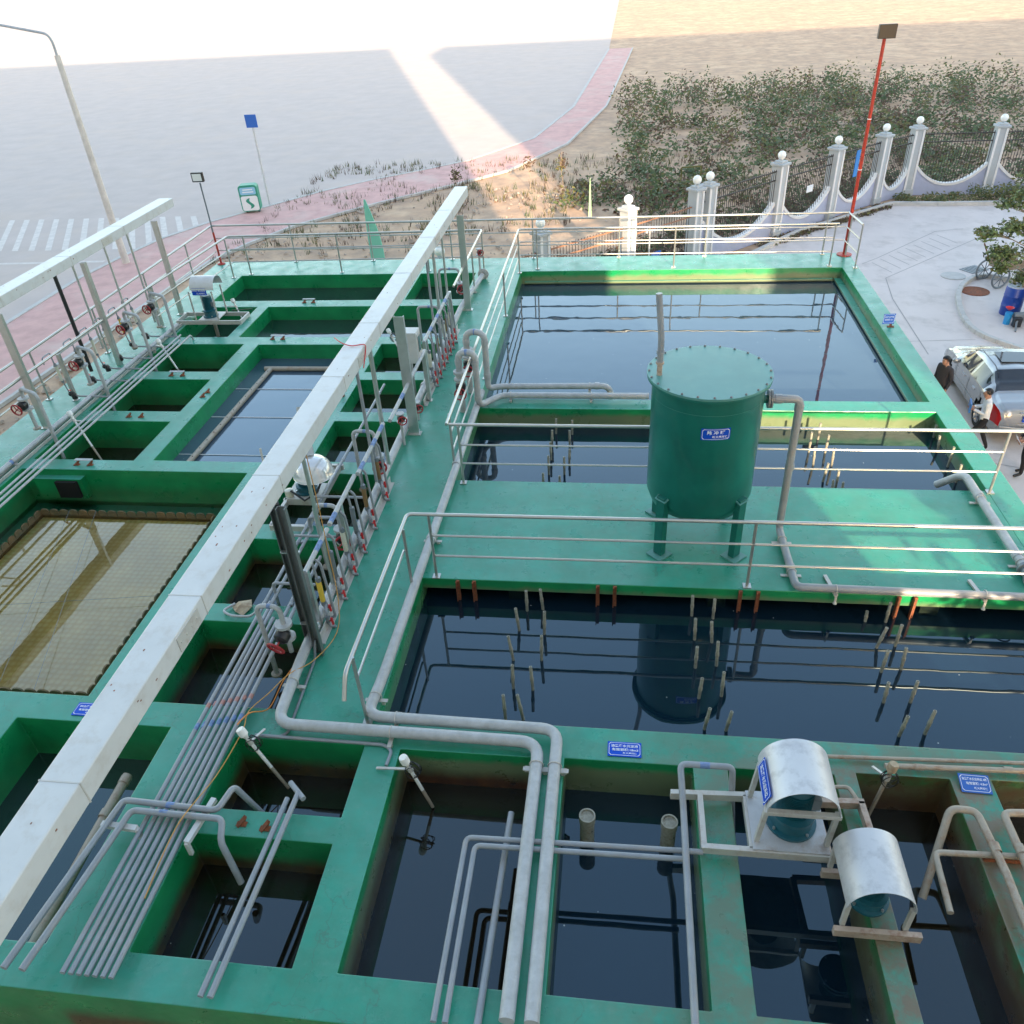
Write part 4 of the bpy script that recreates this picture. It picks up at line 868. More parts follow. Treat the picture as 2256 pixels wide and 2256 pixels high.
# left rack stations
for k, (y, mt_) in enumerate(((14.0, 'clearish'), (14.75, 'leafy'), (15.35, 'clearish'), (15.9, 'clearish'), (16.55, 'yellow'), (17.15, 'clearish'))):
    x = -11.58; t = thing('valve_station', 'small flow-meter riser on the left rack, %s from the camera' % ['first', 'second, with a green tinted tube,', 'third', 'fourth', 'fifth, with the yellow tube,', 'sixth'][k], 'valve station', (x, y, 0), 'flow-meter risers on the left rack')
    m = MB(); m.tube(fillet([(x-.02, y-.25, .98), (x-.02, y-.25, 1.12), (x-.02, y+.02, 1.12), (x, y, .85)], .05, 4), .014, 8)
    m.cyl((x+.03, y, .50), (x+.08, y, .18), .014, 8); m.tube(fillet([(x+.08, y, .18), (x+.30, y, .14), (x+1.0, y-.02, .14), (x+1.02, y-.03, .05)], .04, 3), .02, 8); m.build('riser', M['pvc'], t, loc=t.location)
    m = MB(); m.lathe([(0, 0), (.026, 0), (.034, .34), (0, .34)], (x+.02, y, .50), 12); m.build('flow_meter', M[mt_], t, loc=t.location)
    m = MB(); m.lathe([(0, 0), (.045, 0), (.02, .06)], (x+.01, y, .83), 12); m.build('union', M['pvc_dark'], t, loc=t.location)
    m = MB(); m.lathe([(0, 0), (.03, 0), (.03, .04)], (x+.03, y, .46), 12); m.build('union', M['pvc_dark'], t, loc=t.location)
    m = MB(); m.sphere((x+.10, y, .19), .055, 10); m.lathe([(0, 0), (.055, 0), (.06, .09), (.03, .15), (0, .15)], (x+.16, y, .08), 12); m.build('valve_body', M['black'], t, loc=t.location)
    m = MB(); m.beam((x+.10, y, .29), (x+.17, y-.06, .30), .025, .018); m.build('valve_handle', M['red'], t, loc=t.location)

# ---------------------------------------------------------------- pulse tank
TC = Vector((1.21, 9.94, 0)); TR = .745
t = thing('pulse_tank', 'tall dark green cylindrical tank on four legs standing on the slab', 'tank', TC)
m = MB(); m.lathe([(0, .50), (.25, .53), (.50, .60), (.68, .72), (TR, .90), (TR, 2.66), (TR-.03, 2.66)], TC, 72); m.build('shell', M['tank'], t, loc=TC)
m = MB(); m.lathe([(TR, 2.60), (TR+.03, 2.60), (TR+.03, 2.635), (TR+.07, 2.635), (TR+.07, 2.665), (TR, 2.665)], TC, 72); m.build('rim_flange', M['tank'], t, loc=TC)
m = MB(); m.lathe([(TR+.075, 2.668), (TR+.075, 2.70), (0, 2.712)], TC, 72); m.lathe([(0, 2.667), (TR+.075, 2.668)], TC, 72); lid = m.build('lid', M['tanklid'], t, loc=TC)
for k in range(24):
    a = 2*PI*k/24; m = MB(); m.lathe([(0, 0), (.016, 0), (.016, .014), (.008, .024), (0, .026)], TC + Vector(((TR+.045)*math.cos(a), (TR+.045)*math.sin(a), 2.70)), 8); m.build('bolt', M['pvc_dark'], lid, loc=TC)
for k, a in enumerate((-PI*3/4, -PI/4, PI/4, PI*3/4)):
    c = TC + Vector((.755*math.cos(a), .755*math.sin(a), 0)); m = MB(); m.box(c + Vector((0, 0, .53)), (.15, .10, 1.0), a + PI/2 + (0)); lg = m.build('leg', M['tank'], t, loc=c, bevel=.006)
    m = MB(); m.box(c + Vector((0, 0, .012)), (.27, .27, .024), a); m.build('foot_plate', M['tanklid'], lg, loc=c, bevel=.003)
    m = MB(); m.beam(c + Vector((0, 0, 1.03)) - Vector((math.cos(a), math.sin(a), 0))*.06, c + Vector((0, 0, .98)) + Vector((math.cos(a), math.sin(a), 0))*.06, .19, .02); m.build('gusset', M['tanklid'], lg, loc=c)
m = MB(); m.lathe([(.0, .44), (.13, .44), (.13, .47), (.07, .48), (.07, .54)], TC, 20); m.build('drain_flange', M['rustframe'], t, loc=TC)
m = MB(); m.cyl(TC + Vector((.70, .01, 2.29)), TC + Vector((.80, .01, 2.29)), .06, 14); m.build('outlet_stub', M['tank'], t, loc=TC)
m = MB(); m.lathe([(0, 0), (.125, 0), (.125, .028), (0, .028)], TC + Vector((.80, .01, 2.29)), 22, axis=X1); m.lathe([(0, 0), (.125, 0), (.125, .028), (0, .028)], TC + Vector((.835, .01, 2.29)), 22, axis=X1); m.build('outlet_flange', M['pvc_dark'], t, loc=TC)
vp = TC + Vector((-.66, -.12, 0))
m = MB(); m.tube(fillet([vp + Vector((0, 0, 2.86)), vp + Vector((.0, .0, 3.22)), vp + Vector((-.06, .03, 3.80))], .06, 4), .042, 14); m.lathe([(.042, 0), (.052, 0), (.052, .05), (.042, .05)], vp + Vector((0, 0, 3.0)), 14); m.build('vent_pipe', M['pvc'], t, loc=TC)
m = MB(); m.cyl(vp + Vector((0, 0, 2.70)), vp + Vector((0, 0, 2.87)), .036, 12); m.lathe([(.036, 0), (.055, 0), (.055, .03), (.036, .03)], vp + Vector((0, 0, 2.86)), 12); m.build('vent_socket', M['rustframe'], t, loc=TC)
m = MB(); m.lathe([(TR+.003, 2.42), (TR+.004, 2.425)], TC, 72); m.build('weld_seam', M['tanklid'], t, loc=TC)
# curved name plate on the tank
pl = MB(); a0 = math.atan2(-TR, .07) ; ha = .19/TR; nseg = 10; zc = 2.16; hh = .085
vs = []; 
for k in range(nseg+1):
    a = a0 - ha + 2*ha*k/nseg
    for z in (zc-hh, zc+hh): vs.append(TC + Vector(((TR+.004)*math.cos(a), (TR+.004)*math.sin(a), z)))
pl.add(vs, [(2*k, 2*k+2, 2*k+3, 2*k+1) for k in range(nseg)], 0, True); plate = pl.build('name_plate', M['blue'], t, loc=TC)
fm = MB()
def cring(w, h, c): return [(-w+c, -h), (w-c, -h), (w, -h+c), (w, h-c), (w-c, h), (-w+c, h), (-w, h-c), (-w, -h+c)]
def cpt(q, off=.007): a = a0 + q[0]/TR; return TC + Vector(((TR+off)*math.cos(a), (TR+off)*math.sin(a), zc+q[1]))
A1 = cring(.175, .074, .02); B1 = cring(.169, .068, .02)
for i in range(8):
    j = (i+1) % 8
    for q in range(6):
        f0, f1 = q/6, (q+1)/6; L2 = lambda P, Q, f: (P[0]+(Q[0]-P[0])*f, P[1]+(Q[1]-P[1])*f)
        fm.quad(cpt(L2(A1[i], A1[j], f0)), cpt(L2(A1[i], A1[j], f1)), cpt(L2(B1[i], B1[j], f1)), cpt(L2(B1[i], B1[j], f0)))
fm.build('border', M['ink'], plate, loc=TC)
for body, dx, dz, sz, wd_ in (('脉 冲 罐', 0, .022, .062, .23), ('新大禹环保', .055, -.038, .038, .20)):
    o = TC + Vector((TR*math.cos(a0 + dx/TR), TR*math.sin(a0 + dx/TR), zc+dz))
    put_text(body, sz, o, (1, 0, 0), (0, 0, 1), M['ink'], 'lettering', plate, wid=wd_, offset=.008, curve=((TC.x, TC.y), TR))

# ---------------------------------------------------------------- signs lying on or fixed to the deck
sign('blue sign reading 油墨废水沉淀池 lying flat on the near divider below the big pond', (.185, 5.84, .012), (1, 0, 0), (0, 1, 0), .375, .20,
     [('油墨废水沉淀池', 0, .20, .20, .80), ('有效容积:18m3', .02, -.06, .20, .78), ('新大禹环保', .16, -.28, .13, .42)])
sign('faded blue sign reading 油墨废水反应系统 on the stained divider at the right', (3.82, 5.66, .04), (1, -.03, 0), (0, .92, .25), .30, .20,
     [('油墨废水反应系统 4格', 0, .22, .16, .82), ('有效容积: 4.8m³', .05, -.02, .17, .70), ('新大禹环保', .15, -.26, .14, .44)], mtl='blue2')
sign('blue sign on the divider in front of the settling tank, half hidden by the trunk', (-6.38, 5.94, .012), (1, 0, 0), (0, 1, 0), .38, .20,
     [('综合废水沉淀池', 0, .18, .18, .76), ('有效容积: 48m³', 0, -.08, .18, .70), ('新大禹环保', .15, -.28, .13, .42)])
for (x, y, lab, u_) in ((6.03, 18.0, 'small blue sign tilted on a rusty bracket on the right deck edge', (.55, -.8, 0)), (-5.71, 14.45, 'small blue sign tilted on a rusty bracket beside the walkway tanks', (.6, -.75, 0))):
    u_ = Vector(u_).normalized(); v_ = Vector((0, 0, 1)).cross(u_); v_ = (v_*.85 + Vector((0, 0, .5))).normalized()
    s_ = sign(lab, (x, y, .15), (1, .15, 0) if x < 0 else (1, .1, 0), (0.25, .75, .6), .26, .26, [('铬废水反应池' if x < 0 else '综合废水调节池', 0, .15, .18, .75), ('有效容积: 12m³', 0, -.12, .16, .7)], mtl='blue2')
    m = MB(); m.beam((x+.03, y-.10, .0), (x+.05, y+.02, .13), .05, .012); m.box((x+.03, y-.10, .008), (.14, .07, .016)); m.build('bracket', M['rust'], s_, loc=s_.location)

# ---------------------------------------------------------------- mixers under hoods
def motor_parts(par, c, rr, h, loc):
    x, y, z = c
    m = MB(); m.lathe([(0, 0), (rr*1.25, 0), (rr*1.25, .03), (rr*1.05, .04), (rr*.95, h*.25), (rr*1.1, h*.27), (rr*1.1, h*.33), (rr*.78, h*.36)], c, 26); m.build('gearbox', M['motor'], par, loc=loc)
    m = MB(); pr = [(rr*.74, h*.36)]
    k = 0; z0 = h*.36
    while z0 < h*.9: pr += [(rr*.84, z0), (rr*.84, z0+.008), (rr*.74, z0+.010), (rr*.74, z0+.022)]; z0 += .024
    pr += [(rr*.8, h*.92), (rr*.7, h), (0, h)]
    m.lathe(pr, c, 26, smooth=False); m.build('motor', M['motor'], par, loc=loc)
    m = MB(); m.box((x+rr*.9, y, z+h*.6), (rr*.5, rr*.8, rr*.8)); m.build('terminal_box', M['pvc_dark'], par, loc=loc, bevel=.006)
    for a in range(4):
        m = MB(); m.cyl((x+rr*1.13*math.cos(a*PI/2+.6), y+rr*1.13*math.sin(a*PI/2+.6), z), (x+rr*1.13*math.cos(a*PI/2+.6), y+rr*1.13*math.sin(a*PI/2+.6), z+.055), .014, 6); m.build('bolt', M['steel'], par, loc=loc)
def arch(par, c, rad, ln, z0, along, mt_, loc, th=.006, span=PI, leg=0.0):
    """half cylinder sheet: axis along 'x' or 'y', springing at height z0"""
    m = MB(); n = 22; x, y = c
    def pt(r, a, s):
        off = r*math.cos(a); zz = z0 + r*math.sin(a)
        return (x + s, y + off, zz) if along == 'x' else (x + off, y + s, zz)
    an = [PI/2 - span/2 + span*k/n for k in range(n+1)]
    vs = []
    for s_ in (-ln/2, ln/2):
        for r in (rad, rad-th): vs += [pt(r, a, s_) for a in an]
    K_ = n+1
    fs = []
    for k in range(n):
        fs += [(k, k+1, 2*K_+k+1, 2*K_+k), (K_+k+1, K_+k, 3*K_+k, 3*K_+k+1), (k, K_+k, K_+k+1, k+1), (2*K_+k+1, 3*K_+k+1, 3*K_+k, 2*K_+k)]
    fs += [(0, 2*K_, 3*K_, K_), (n, K_+n, 3*K_+n, 2*K_+n)]
    m.add(vs, fs, 0, True)
    o = m.build('hood', M[mt_], par, loc=loc)
    o.data.set_sharp_from_angle(angle=R(50)); return o
def channel_frame(par, pts, w, h, mt_, loc, name='frame'):
    for p, q in pts:
        m = MB(); m.beam(p, q, w, h); m.build(name, M[mt_], par, loc=loc, bevel=.003)

# far left mixer
L0 = Vector((-10.3, 18.47, 0)); t = thing('mixer', 'small mixer under a white half-round hood on a channel frame, far left tanks', 'mixer', L0, 'mixers over the tanks')
x0, x1, y0, y1 = -11.15, -9.45, 18.18, 18.75
channel_frame(t, [((x0, y0, .07), (x1, y0, .07)), ((x0, y1, .07), (x1, y1, .07)), ((x0, y0, .07), (x0, y1, .07)), ((x1, y0, .07), (x1, y1, .07))], .04, .10, 'frame', L0)
m = MB(); m.box((-10.3, 18.47, .125), (.52, .56, .02)); m.build('base_plate', M['frame'], t, loc=L0)
motor_parts(t, Vector((-10.33, 18.45, .135)), .15, .55, L0)
for x in (-10.62, -10.02):
    for y in (18.20, 18.72): m = MB(); m.beam((x, y, .1), (x, y, .86), .03, .03); m.build('strut', M['frame'], t, loc=L0)
hd = arch(t, (-10.25, 18.46), .27, .62, .90, 'x', 'white', L0)
m = MB(); m.cyl((-10.3, 18.46, .1), (-10.3, 18.46, -.6), .045, 12); m.build('shaft', M['pvc_beige'], t, loc=L0)
m = MB(); o_ = Vector((-10.33, 18.46-.277, .86)); m.add([o_+Vector((-.19, .004, -.085)), o_+Vector((.19, .004, -.085)), o_+Vector((.19, .012, .095)), o_+Vector((-.19, .012, .095))], [(0,1,2,3)]); pl = m.build('name_plate', M['blue'], t, loc=L0)
for b_, dz, sz, w_ in (('综合废水反应池', .035, .065, .33), ('新大禹环保', -.045, .05, .24)): put_text(b_, sz, o_ + Vector((0 if dz > 0 else .05, 0, dz)), (1, 0, 0), (0, 0, 1), M['ink'], 'lettering', pl, wid=w_, offset=.004)
m = MB(); m.tube([(-9.95, 18.86, .12), (-9.4, 18.9, .14)], .012, 6); m.build('cable', M['black'], t, loc=L0)

# big front mixer with hood
L1 = Vector((1.82, 4.90, 0)); t = thing('mixer', 'large mixer under a scratched white half-round hood, front row on the right', 'mixer', L1, 'mixers over the tanks')
Zf = .12
channel_frame(t, [((.66, 5.22, Zf), (1.44, 5.25, Zf)), ((.93, 4.63, Zf), (2.55, 4.63, Zf)), ((.96, 5.21, Zf), (.96, 4.65, Zf)), ((1.42, 5.24, Zf), (1.42, 4.64, Zf))], .055, .10, 'frame', L1)
channel_frame(t, [((2.10, 5.24, Zf), (2.60, 5.26, Zf)), ((2.57, 5.26, Zf), (2.60, 4.64, Zf)), ((2.10, 5.24, Zf), (2.14, 4.64, Zf))], .06, .10, 'rustframe', L1, 'rusty_frame')
m = MB(); m.box((1.78, 4.95, .18), (.72, .66, .016)); m.build('base_plate', mat('stained_plate', (.48, .48, .50), .45, .3, var=.1, dirt=(.26, .15, .08), dscale=3, damt=.8), t, loc=L1)
motor_parts(t, Vector((1.82, 4.96, .19)), .195, .62, L1)
for x in (1.50, 2.14):
    for y, xt in ((4.72, 0), (5.22, 0)): m = MB(); m.beam((x + (-.04 if x < 1.8 else -.02), y, .18), (x, y, .70), .045, .045); m.build('strut', M['frame'], t, loc=L1)
m = MB(); m.box((1.82, 4.70, .68), (.70, .05, .05)); m.build('crossbar', M['frame'], t, loc=L1, bevel=.003)
hd = arch(t, (1.82, 4.98), .335, .62, .70, 'y', 'hood', L1)
a_ = PI*.90; pc = Vector((1.82 + .341*math.cos(a_), 4.95, .70 + .341*math.sin(a_))); vdir = Vector((-math.sin(a_), 0, math.cos(a_)))*-1; 
vdir = Vector((math.cos(PI/2-a_)*1, 0, 0)) if False else Vector((-math.cos(a_+PI/2), 0, -math.sin(a_+PI/2))).normalized()
if vdir.z < 0: vdir = -vdir
ud = Vector((0, -1, 0)); 
m = MB(); n_ = ud.cross(vdir)
cs = [pc + n_*.006 + ud*a*.22 + vdir*b*.085 for a, b in ((-1,-1),(1,-1),(1,1),(-1,1))]; m.quad(*cs); pl = m.build('name_plate', M['blue'], t, loc=L1)
fm = MB(); frame_line(fm, pc + n_*.006, ud, vdir, .42, .15, .006, .003); fm.build('border', M['ink'], pl, loc=L1)
put_text('油墨废水反应系统', .07, pc + n_*.006, ud, vdir, M['ink'], 'lettering', pl, wid=.36, offset=.005)
# second front mixer, only its hood top in view
L2_ = Vector((2.52, 4.10, 0)); t = thing('mixer', 'mixer with a plain white half-round hood, cut by the bottom edge at the right', 'mixer', L2_, 'mixers over the tanks')
arch(t, (2.40, 4.28), .29, .62, .42, 'y', 'hood', L2_)
motor_parts(t, Vector((2.40, 4.26, .12)), .15, .42, L2_)
channel_frame(t, [((2.05, 3.95, .07), (2.80, 3.95, .07)), ((2.05, 4.60-.1, .07), (2.80, 4.50, .07))], .05, .10, 'rustframe', L2_)
for x in (2.13, 2.67):
    for y in (4.0, 4.54): m = MB(); m.beam((x, y, .1), (x, y, .43), .04, .04); m.build('strut', M['frame'], t, loc=L2_)
# pump with white dome hood beside the walkway
L3 = Vector((-5.15, 10.7, 0)); t = thing('mixer', 'mixer under a shiny white dome on a channel frame beside the valve row', 'mixer', L3, 'mixers over the tanks')
channel_frame(t, [((-5.42, 9.66, .10), (-4.72, 9.66, .10)), ((-5.40, 9.66, .10), (-5.40, 11.5, .10)), ((-4.82, 9.66, .10), (-4.82, 11.5, .10)), ((-5.45, 10.38, .10), (-4.8, 10.38, .10)), ((-5.45, 11.47, .10), (-4.75, 11.47, .10))], .06, .10, 'frame', L3)
m = MB(); m.box((-5.11, 10.6, .16), (.56, .50, .016)); m.build('base_plate', M['frame'], t, loc=L3)
motor_parts(t, Vector((-5.12, 10.62, .17)), .15, .40, L3)
dc = Vector((-4.93, 10.62, .50)); m = MB(); m.lathe([(.34, 0), (.33, .01), (.315, .10), (.27, .20), (.195, .275), (.10, .315), (0, .32)], dc, 40); m.lathe([(.335, -.002), (.31, .09), (.26, .19), (.185, .265), (0, .31)], dc, 40); m.build('dome', mat('glossy_white_dome', (.72, .72, .74), .16, .3, coat=.6), t, loc=L3)
m = MB(); m.tube([dc + Vector((-.05, .05, .28)), dc + Vector((-.16, .32, .50)), dc + Vector((-.22, .55, .95))], .10, 18, r2=.07); m.build('duct', M['pvc_dusty'], t, loc=L3)
m = MB(); m.beam((-5.40, 9.9, .15), (-5.55, 10.25, 1.2), .03, .03); m.beam((-5.40, 11.1, .15), (-5.2, 10.9, .55), .03, .03); m.build('strut', M['frame'], t, loc=L3)
m = MB(); m.tube([(-5.3, 10.4, .3), (-5.05, 10.3, .18), (-4.85, 10.4, .28), (-4.75, 10.75, .55)], .018, 8); m.build('cable', M['black'], t, loc=L3)
m = MB(); m.lathe([(0, 0), (.07, 0), (.07, .11), (.05, .12), (0, .12)], (-5.36, 10.45, .17), 14); m.build('oil_cup', M['clearish'], t, loc=L3)

# ---------------------------------------------------------------- level sensors
def sensor(label, top, foot, capmt='cap', polemt='cap', clampto=None, coil=True, group='white-capped level sensors'):
    top = Vector(top); foot = Vector(foot); d = (foot-top).normalized(); t = thing('level_sensor', label, 'level sensor', (top.x, top.y, 0), group)
    m = MB(); m.lathe([(0, -.055), (.045, -.05), (.052, -.02), (.050, .045), (.036, .055), (.020, .10)], top, 18, axis=d); m.build('cap', M[capmt], t, loc=t.location)
    mid = top + (foot-top)*.62
    m = MB(); m.cyl(top + d*.09, mid, .021, 10); m.build('pole', M[polemt], t, loc=t.location)
    m = MB(); m.cyl(mid, foot, .021, 10, r2=.019); m.build('stained_pole', M['pvc_beige'], t, loc=t.location)
    if coil:
        m = MB(); c = top + d*.18 + Vector((.03, 0, 0))
        m.tube([c + Vector(((.075+.016*math.sin(k*.9))*math.cos(k*.5), .045*math.sin(k*.37), (.09+.014*math.cos(k*.7))*math.sin(k*.5))) for k in range(64)], .0055, 5); m.build('coiled_cable', M['black'], t, loc=t.location)
    if clampto:
        cl = Vector(clampto); m = MB(); m.beam(top + d*.16, cl, .028, .016); m.lathe([(0, -.03), (.032, -.03), (.032, .03), (0, .03)], top + d*.16, 12, axis=d); m.build('clamp', M['frame'], t, loc=t.location)
    return t
sensor('white-capped level sensor beside the far hooded mixer', (-9.97, 19.08, .30), (-9.62, 18.85, -.5), clampto=(-10.3, 19.1, .15), coil=False)
sensor('white-capped level sensor over the small tank nearest the far mixer', (-10.70, 16.45, .32), (-10.02, 16.02, -.62), clampto=(-10.9, 16.6, .15), coil=False)
sensor('white-capped level sensor over the nearest small tank on the left', (-10.78, 12.90, .32), (-10.1, 12.45, -.62), clampto=(-10.55, 12.9, .15), coil=False)
sensor('white-capped level sensor in front of the control box post', (-5.28, 17.00, .32), (-4.75, 16.5, -.34), polemt='cap', clampto=(-4.95, 17.05, .1))
sensor('white-capped level sensor with tangled cable at the end of the pipe bundle', (-4.14, 5.52, .30), (-3.74, 5.42, -.55), clampto=(-4.0, 5.74, .10))
sensor('white-capped level sensor with coiled cable in the front middle tank', (-2.20, 5.32, .26), (-1.98, 5.33, -.58), clampto=(-2.56, 5.36, .03))
sensor('rust-stained level sensor with cream cap over the brown tank at the right', (2.93, 5.60, .30), (2.80, 5.52, -.58), capmt='cardboard', polemt='pvc_beige', clampto=(2.82, 5.78, .06))

# ---------------------------------------------------------------- other pipes
for k, (u0, v0, u1, v1, z) in enumerate(()): pass
pz = -.31
t = thing('perforated_pipe', 'pale perforated pipe lying at the surface of the central left tank', 'pipe', (-8.2, 14.5, pz))
a = at(596, 814, pz); b = at(0+1360*.31056-0, 870+455*.31056, pz); a2_ = at(585, 805, pz); 
m = MB(); m.cyl(a, a + (b-a)*((a.y-11.76)/(a.y-b.y)), .055, 14); m.build('tube', M['pvc_beige'], t, loc=t.location)
m = MB(); m.cyl(a + Vector((-.15, .04, .0)), (-6.02, a.y+.04, pz), .055, 14); m.build('header_tube', M['pvc_beige'], t, loc=t.location)
hm_ = MB()
for k in range(14):
    p = a + (b-a)*((a.y-11.8)/(a.y-b.y))*(.04 + k*.07) + Vector((.02, -.02, .048)); hm_.sphere(p, .014, 6)
ho = hm_.build('drill_holes', M['hole'], t, loc=t.location); ho['kind'] = 'stuff'
for v in (857, 918, 1001):
    p = at(500 if v < 900 else 400, v, -.355)
    m = MB(); m.cyl((-8.5, p.y, -.35), (-5.97, p.y, -.35), .008, 5); tag(m.build('taut_line', M['ink'], loc=(-7.2, p.y, -.35)), 'thin pale line stretched across the central left tank, %s' % {857: 'farthest', 918: 'middle', 1001: 'nearest'}[v], 'line', 'lines across the central left tank')
pipe('brown pipe with a cap leaning in the bottom left tank', [[(-5.60, 5.25, -.28), (-5.63, 3.25, -.42)]], .055, 'pvc_beige', collars=[((-5.60, 5.18, -.285), Y1), ((-5.61, 4.75, -.31), Y1)])
# bottom left pair crossing the bundle
pf = 'pair of grey pipes crossing over the bundle at the bottom left'
pipe('upper grey pipe of the pair crossing the bundle at the bottom left', [[(-5.30, 2.85, .25), (-5.10, 4.59, .25), (-4.03, 4.55, .25), (-3.97, 4.85, .25), (-3.80, 4.90, -.3)]], .034, 'pvc', pf, rad=.07, tags=[((-4.55, 4.57, .25), X1, .09)])
pipe('lower grey pipe of the pair crossing the bundle at the bottom left', [[(-5.12, 2.85, .25), (-4.95, 4.48, .25), (-3.93, 4.46, .25), (-3.88, 4.25, .18), (-3.72, 4.10, -.3)]], .034, 'pvc', pf, rad=.07, tags=[((-4.58, 4.475, .25), X1, .09)])
for (p, q, lab) in (((-4.15, 4.72, .19), (-4.22, 4.20, .19), 'white channel support under the pair of pipes beside the orange cable'), ((-5.22, 4.33, .19), (-4.82, 4.31, .19), 'white channel support under the pair of pipes beside the bottom left tank')):
    m = MB(); m.beam(p, q, .06, .05); m.beam((q[0], q[1], 0), q, .04, .04); tag(m.build('support', M['white'], loc=Vector(p)), lab, 'support')
pipe('grey pipe with a tee at its top over the second front tank, right of two', [[(-3.28, 4.90, .16), (-3.39, 2.85, .10)], [(-3.42, 5.02, .14), (-3.20, 4.82, .16)]], .030, 'pvc')
pipe('grey capped pipe lying left of the tee-topped pipe', [[(-3.38, 4.82, .15), (-3.48, 2.85, .10)]], .028, 'pvc')
pipe('thin grey conduit running along the near divider to a hooked end', [[(-4.12, 5.70, .03), (-2.55, 5.68, .03), (-2.44, 5.60, .04), (-2.46, 5.40, .03)]], .02, 'pvc', rad=.07)
pipe('thin dark conduit coming down the double gantry post along the walkway edge', [[(-3.80, 7.08, .25), (-3.80, 6.95, .03), (-3.74, 5.76, .03), (-3.82, 5.70, .03)]], .018, 'pvc_dark')
for (x, y, lab, r_) in ((-.20, 5.06, 'thick grey capped pipe standing in the front tank, left of two', .078), (.66, 5.06, 'thick grey capped pipe standing in the front tank, right of two', .078)):
    t = thing('drain_pipe', lab, 'pipe', (x, y, -.6)); m = MB(); m.cyl((x, y, -1.0), (x, y, -.14), r_, 20); m.build('tube', M['stub'], t, loc=t.location)
    m = MB(); m.lathe([(r_*1.12, -.10), (r_*1.12, .0), (r_*.92, .0), (r_*.92, -.03), (0, -.03)], (x, y, -.12), 20); m.build('cap', M['stub'], t, loc=t.location)
    m = MB(); m.sphere((x+.045, y-.045, -.33), .018, 8); m.sphere((x-.05, y-.04, -.20), .016, 8); hh_ = m.build('holes', M['hole'], t, loc=t.location); hh_['kind'] = 'stuff'
pipe('grey capped pipe with a blue label leaning over the front middle tank', [[(-1.0, 4.98, -.06), (-1.03, 2.85, .06)]], .034, 'pvc', tags=[((-1.01, 4.55, -.05), Y1, .10)])
pp = 'pair of thin grey pipes crossing low in front of the front tanks'
pipe('rear pipe of the low pair crossing the front tanks', [[(-1.40, 2.85, .10), (-1.40, 4.56, .10), (.95, 4.60, .10)]], .028, 'pvc', pp, rad=.07)
pipe('front pipe of the low pair crossing the front tanks', [[(-1.30, 2.85, .10), (-1.30, 4.48, .10), (.80, 4.51, .10)]], .028, 'pvc', pp, rad=.07)
pipe('grey pipe rising by the right front tank and turning over the mixer frame', [[(.77, 2.85, .12), (.77, 4.95, .26), (.75, 5.38, .42), (1.28, 5.38, .42), (1.30, 5.30, .05), (1.35, 5.2, -.5)]], .034, 'pvc', rad=.07, tags=[((1.0, 5.38, .42), X1, .10)])
pb_ = 'stained pipes along the right end of the near divider'
pipe('long stained pipe along the back of the stained divider at the right', [[(2.25, 5.88, .05), (5.2, 5.98, .05)]], .022, 'pvc_beige', pb_)
pipe('thicker stained pipe from the cream-capped sensor to the right edge', [[(2.95, 5.80, .06), (5.2, 5.87, .06)]], .03, 'pvc_beige', pb_, collars=[((3.3, 5.81, .06), X1), ((4.2, 5.845, .06), X1)])
pipe('stained U-shaped pipe left of the faded blue sign divider', [[(3.10, 4.6, -.40), (3.42, 5.25, .16), (3.66, 5.24, .16), (3.72, 4.6, .14), (3.70, 2.85, .12)]], .038, 'pvc_beige', rad=.08, collars=[((3.71, 4.85, .15), Y1)])
pipe('stained pipe right of the faded blue sign divider that bends to the right', [[(3.95, 2.85, .12), (3.93, 4.7, .14), (3.91, 5.24, .16), (4.20, 5.26, .16), (4.22, 4.9, .1), (4.18, 4.5, -.4)]], .038, 'pvc_beige', rad=.08, collars=[((3.93, 4.85, .15), Y1)])
pipe('low stained pipe crossing in front of the U-shaped pipe', [[(3.12, 4.2, .08), (3.16, 4.80, .08), (4.6, 4.84, .08)]], .03, 'pvc_beige', rad=.07)
pipe('small stained pipe bent round the frame of the big front mixer', [[(2.25, 5.46, .08), (2.50, 5.47, .10), (2.56, 5.3, .10), (2.62, 4.9, .10)]], .022, 'pvc_beige', rad=.05)
m = MB(); m.box((3.80, 4.82, .03), (.36, .06, .05)); tag(m.build('bracket', M['rust'], loc=(3.8, 4.82, 0)), 'rusty cross bracket under the two stained pipes', 'bracket')
pipe('thin grey pipe loop lying on the divider beside the torn paper', [[(-5.30, 7.92, .04), (-5.42, 7.75, .05), (-5.25, 7.66, .05), (-4.95, 7.66, .05), (-4.86, 7.78, .12)]], .018, 'pvc_dusty', rad=.08)
for (y, xx, lab) in ((9.15, (-4.82, -4.1), 'farther grey bracket pipe crossing over the dark tank'), (8.05, (-4.72, -4.1), 'nearer grey bracket pipe crossing over the dark tank'), (10.2, (-4.82, -3.98), 'grey bracket pipe crossing beside the white dome')):
    pipe(lab, [[(xx[0], y, -.2 if y < 10 else .12), (xx[0], y, .34), (xx[1], y, .34)]], .022, 'pvc', 'bracket pipes crossing the walkway tanks', rad=.06)
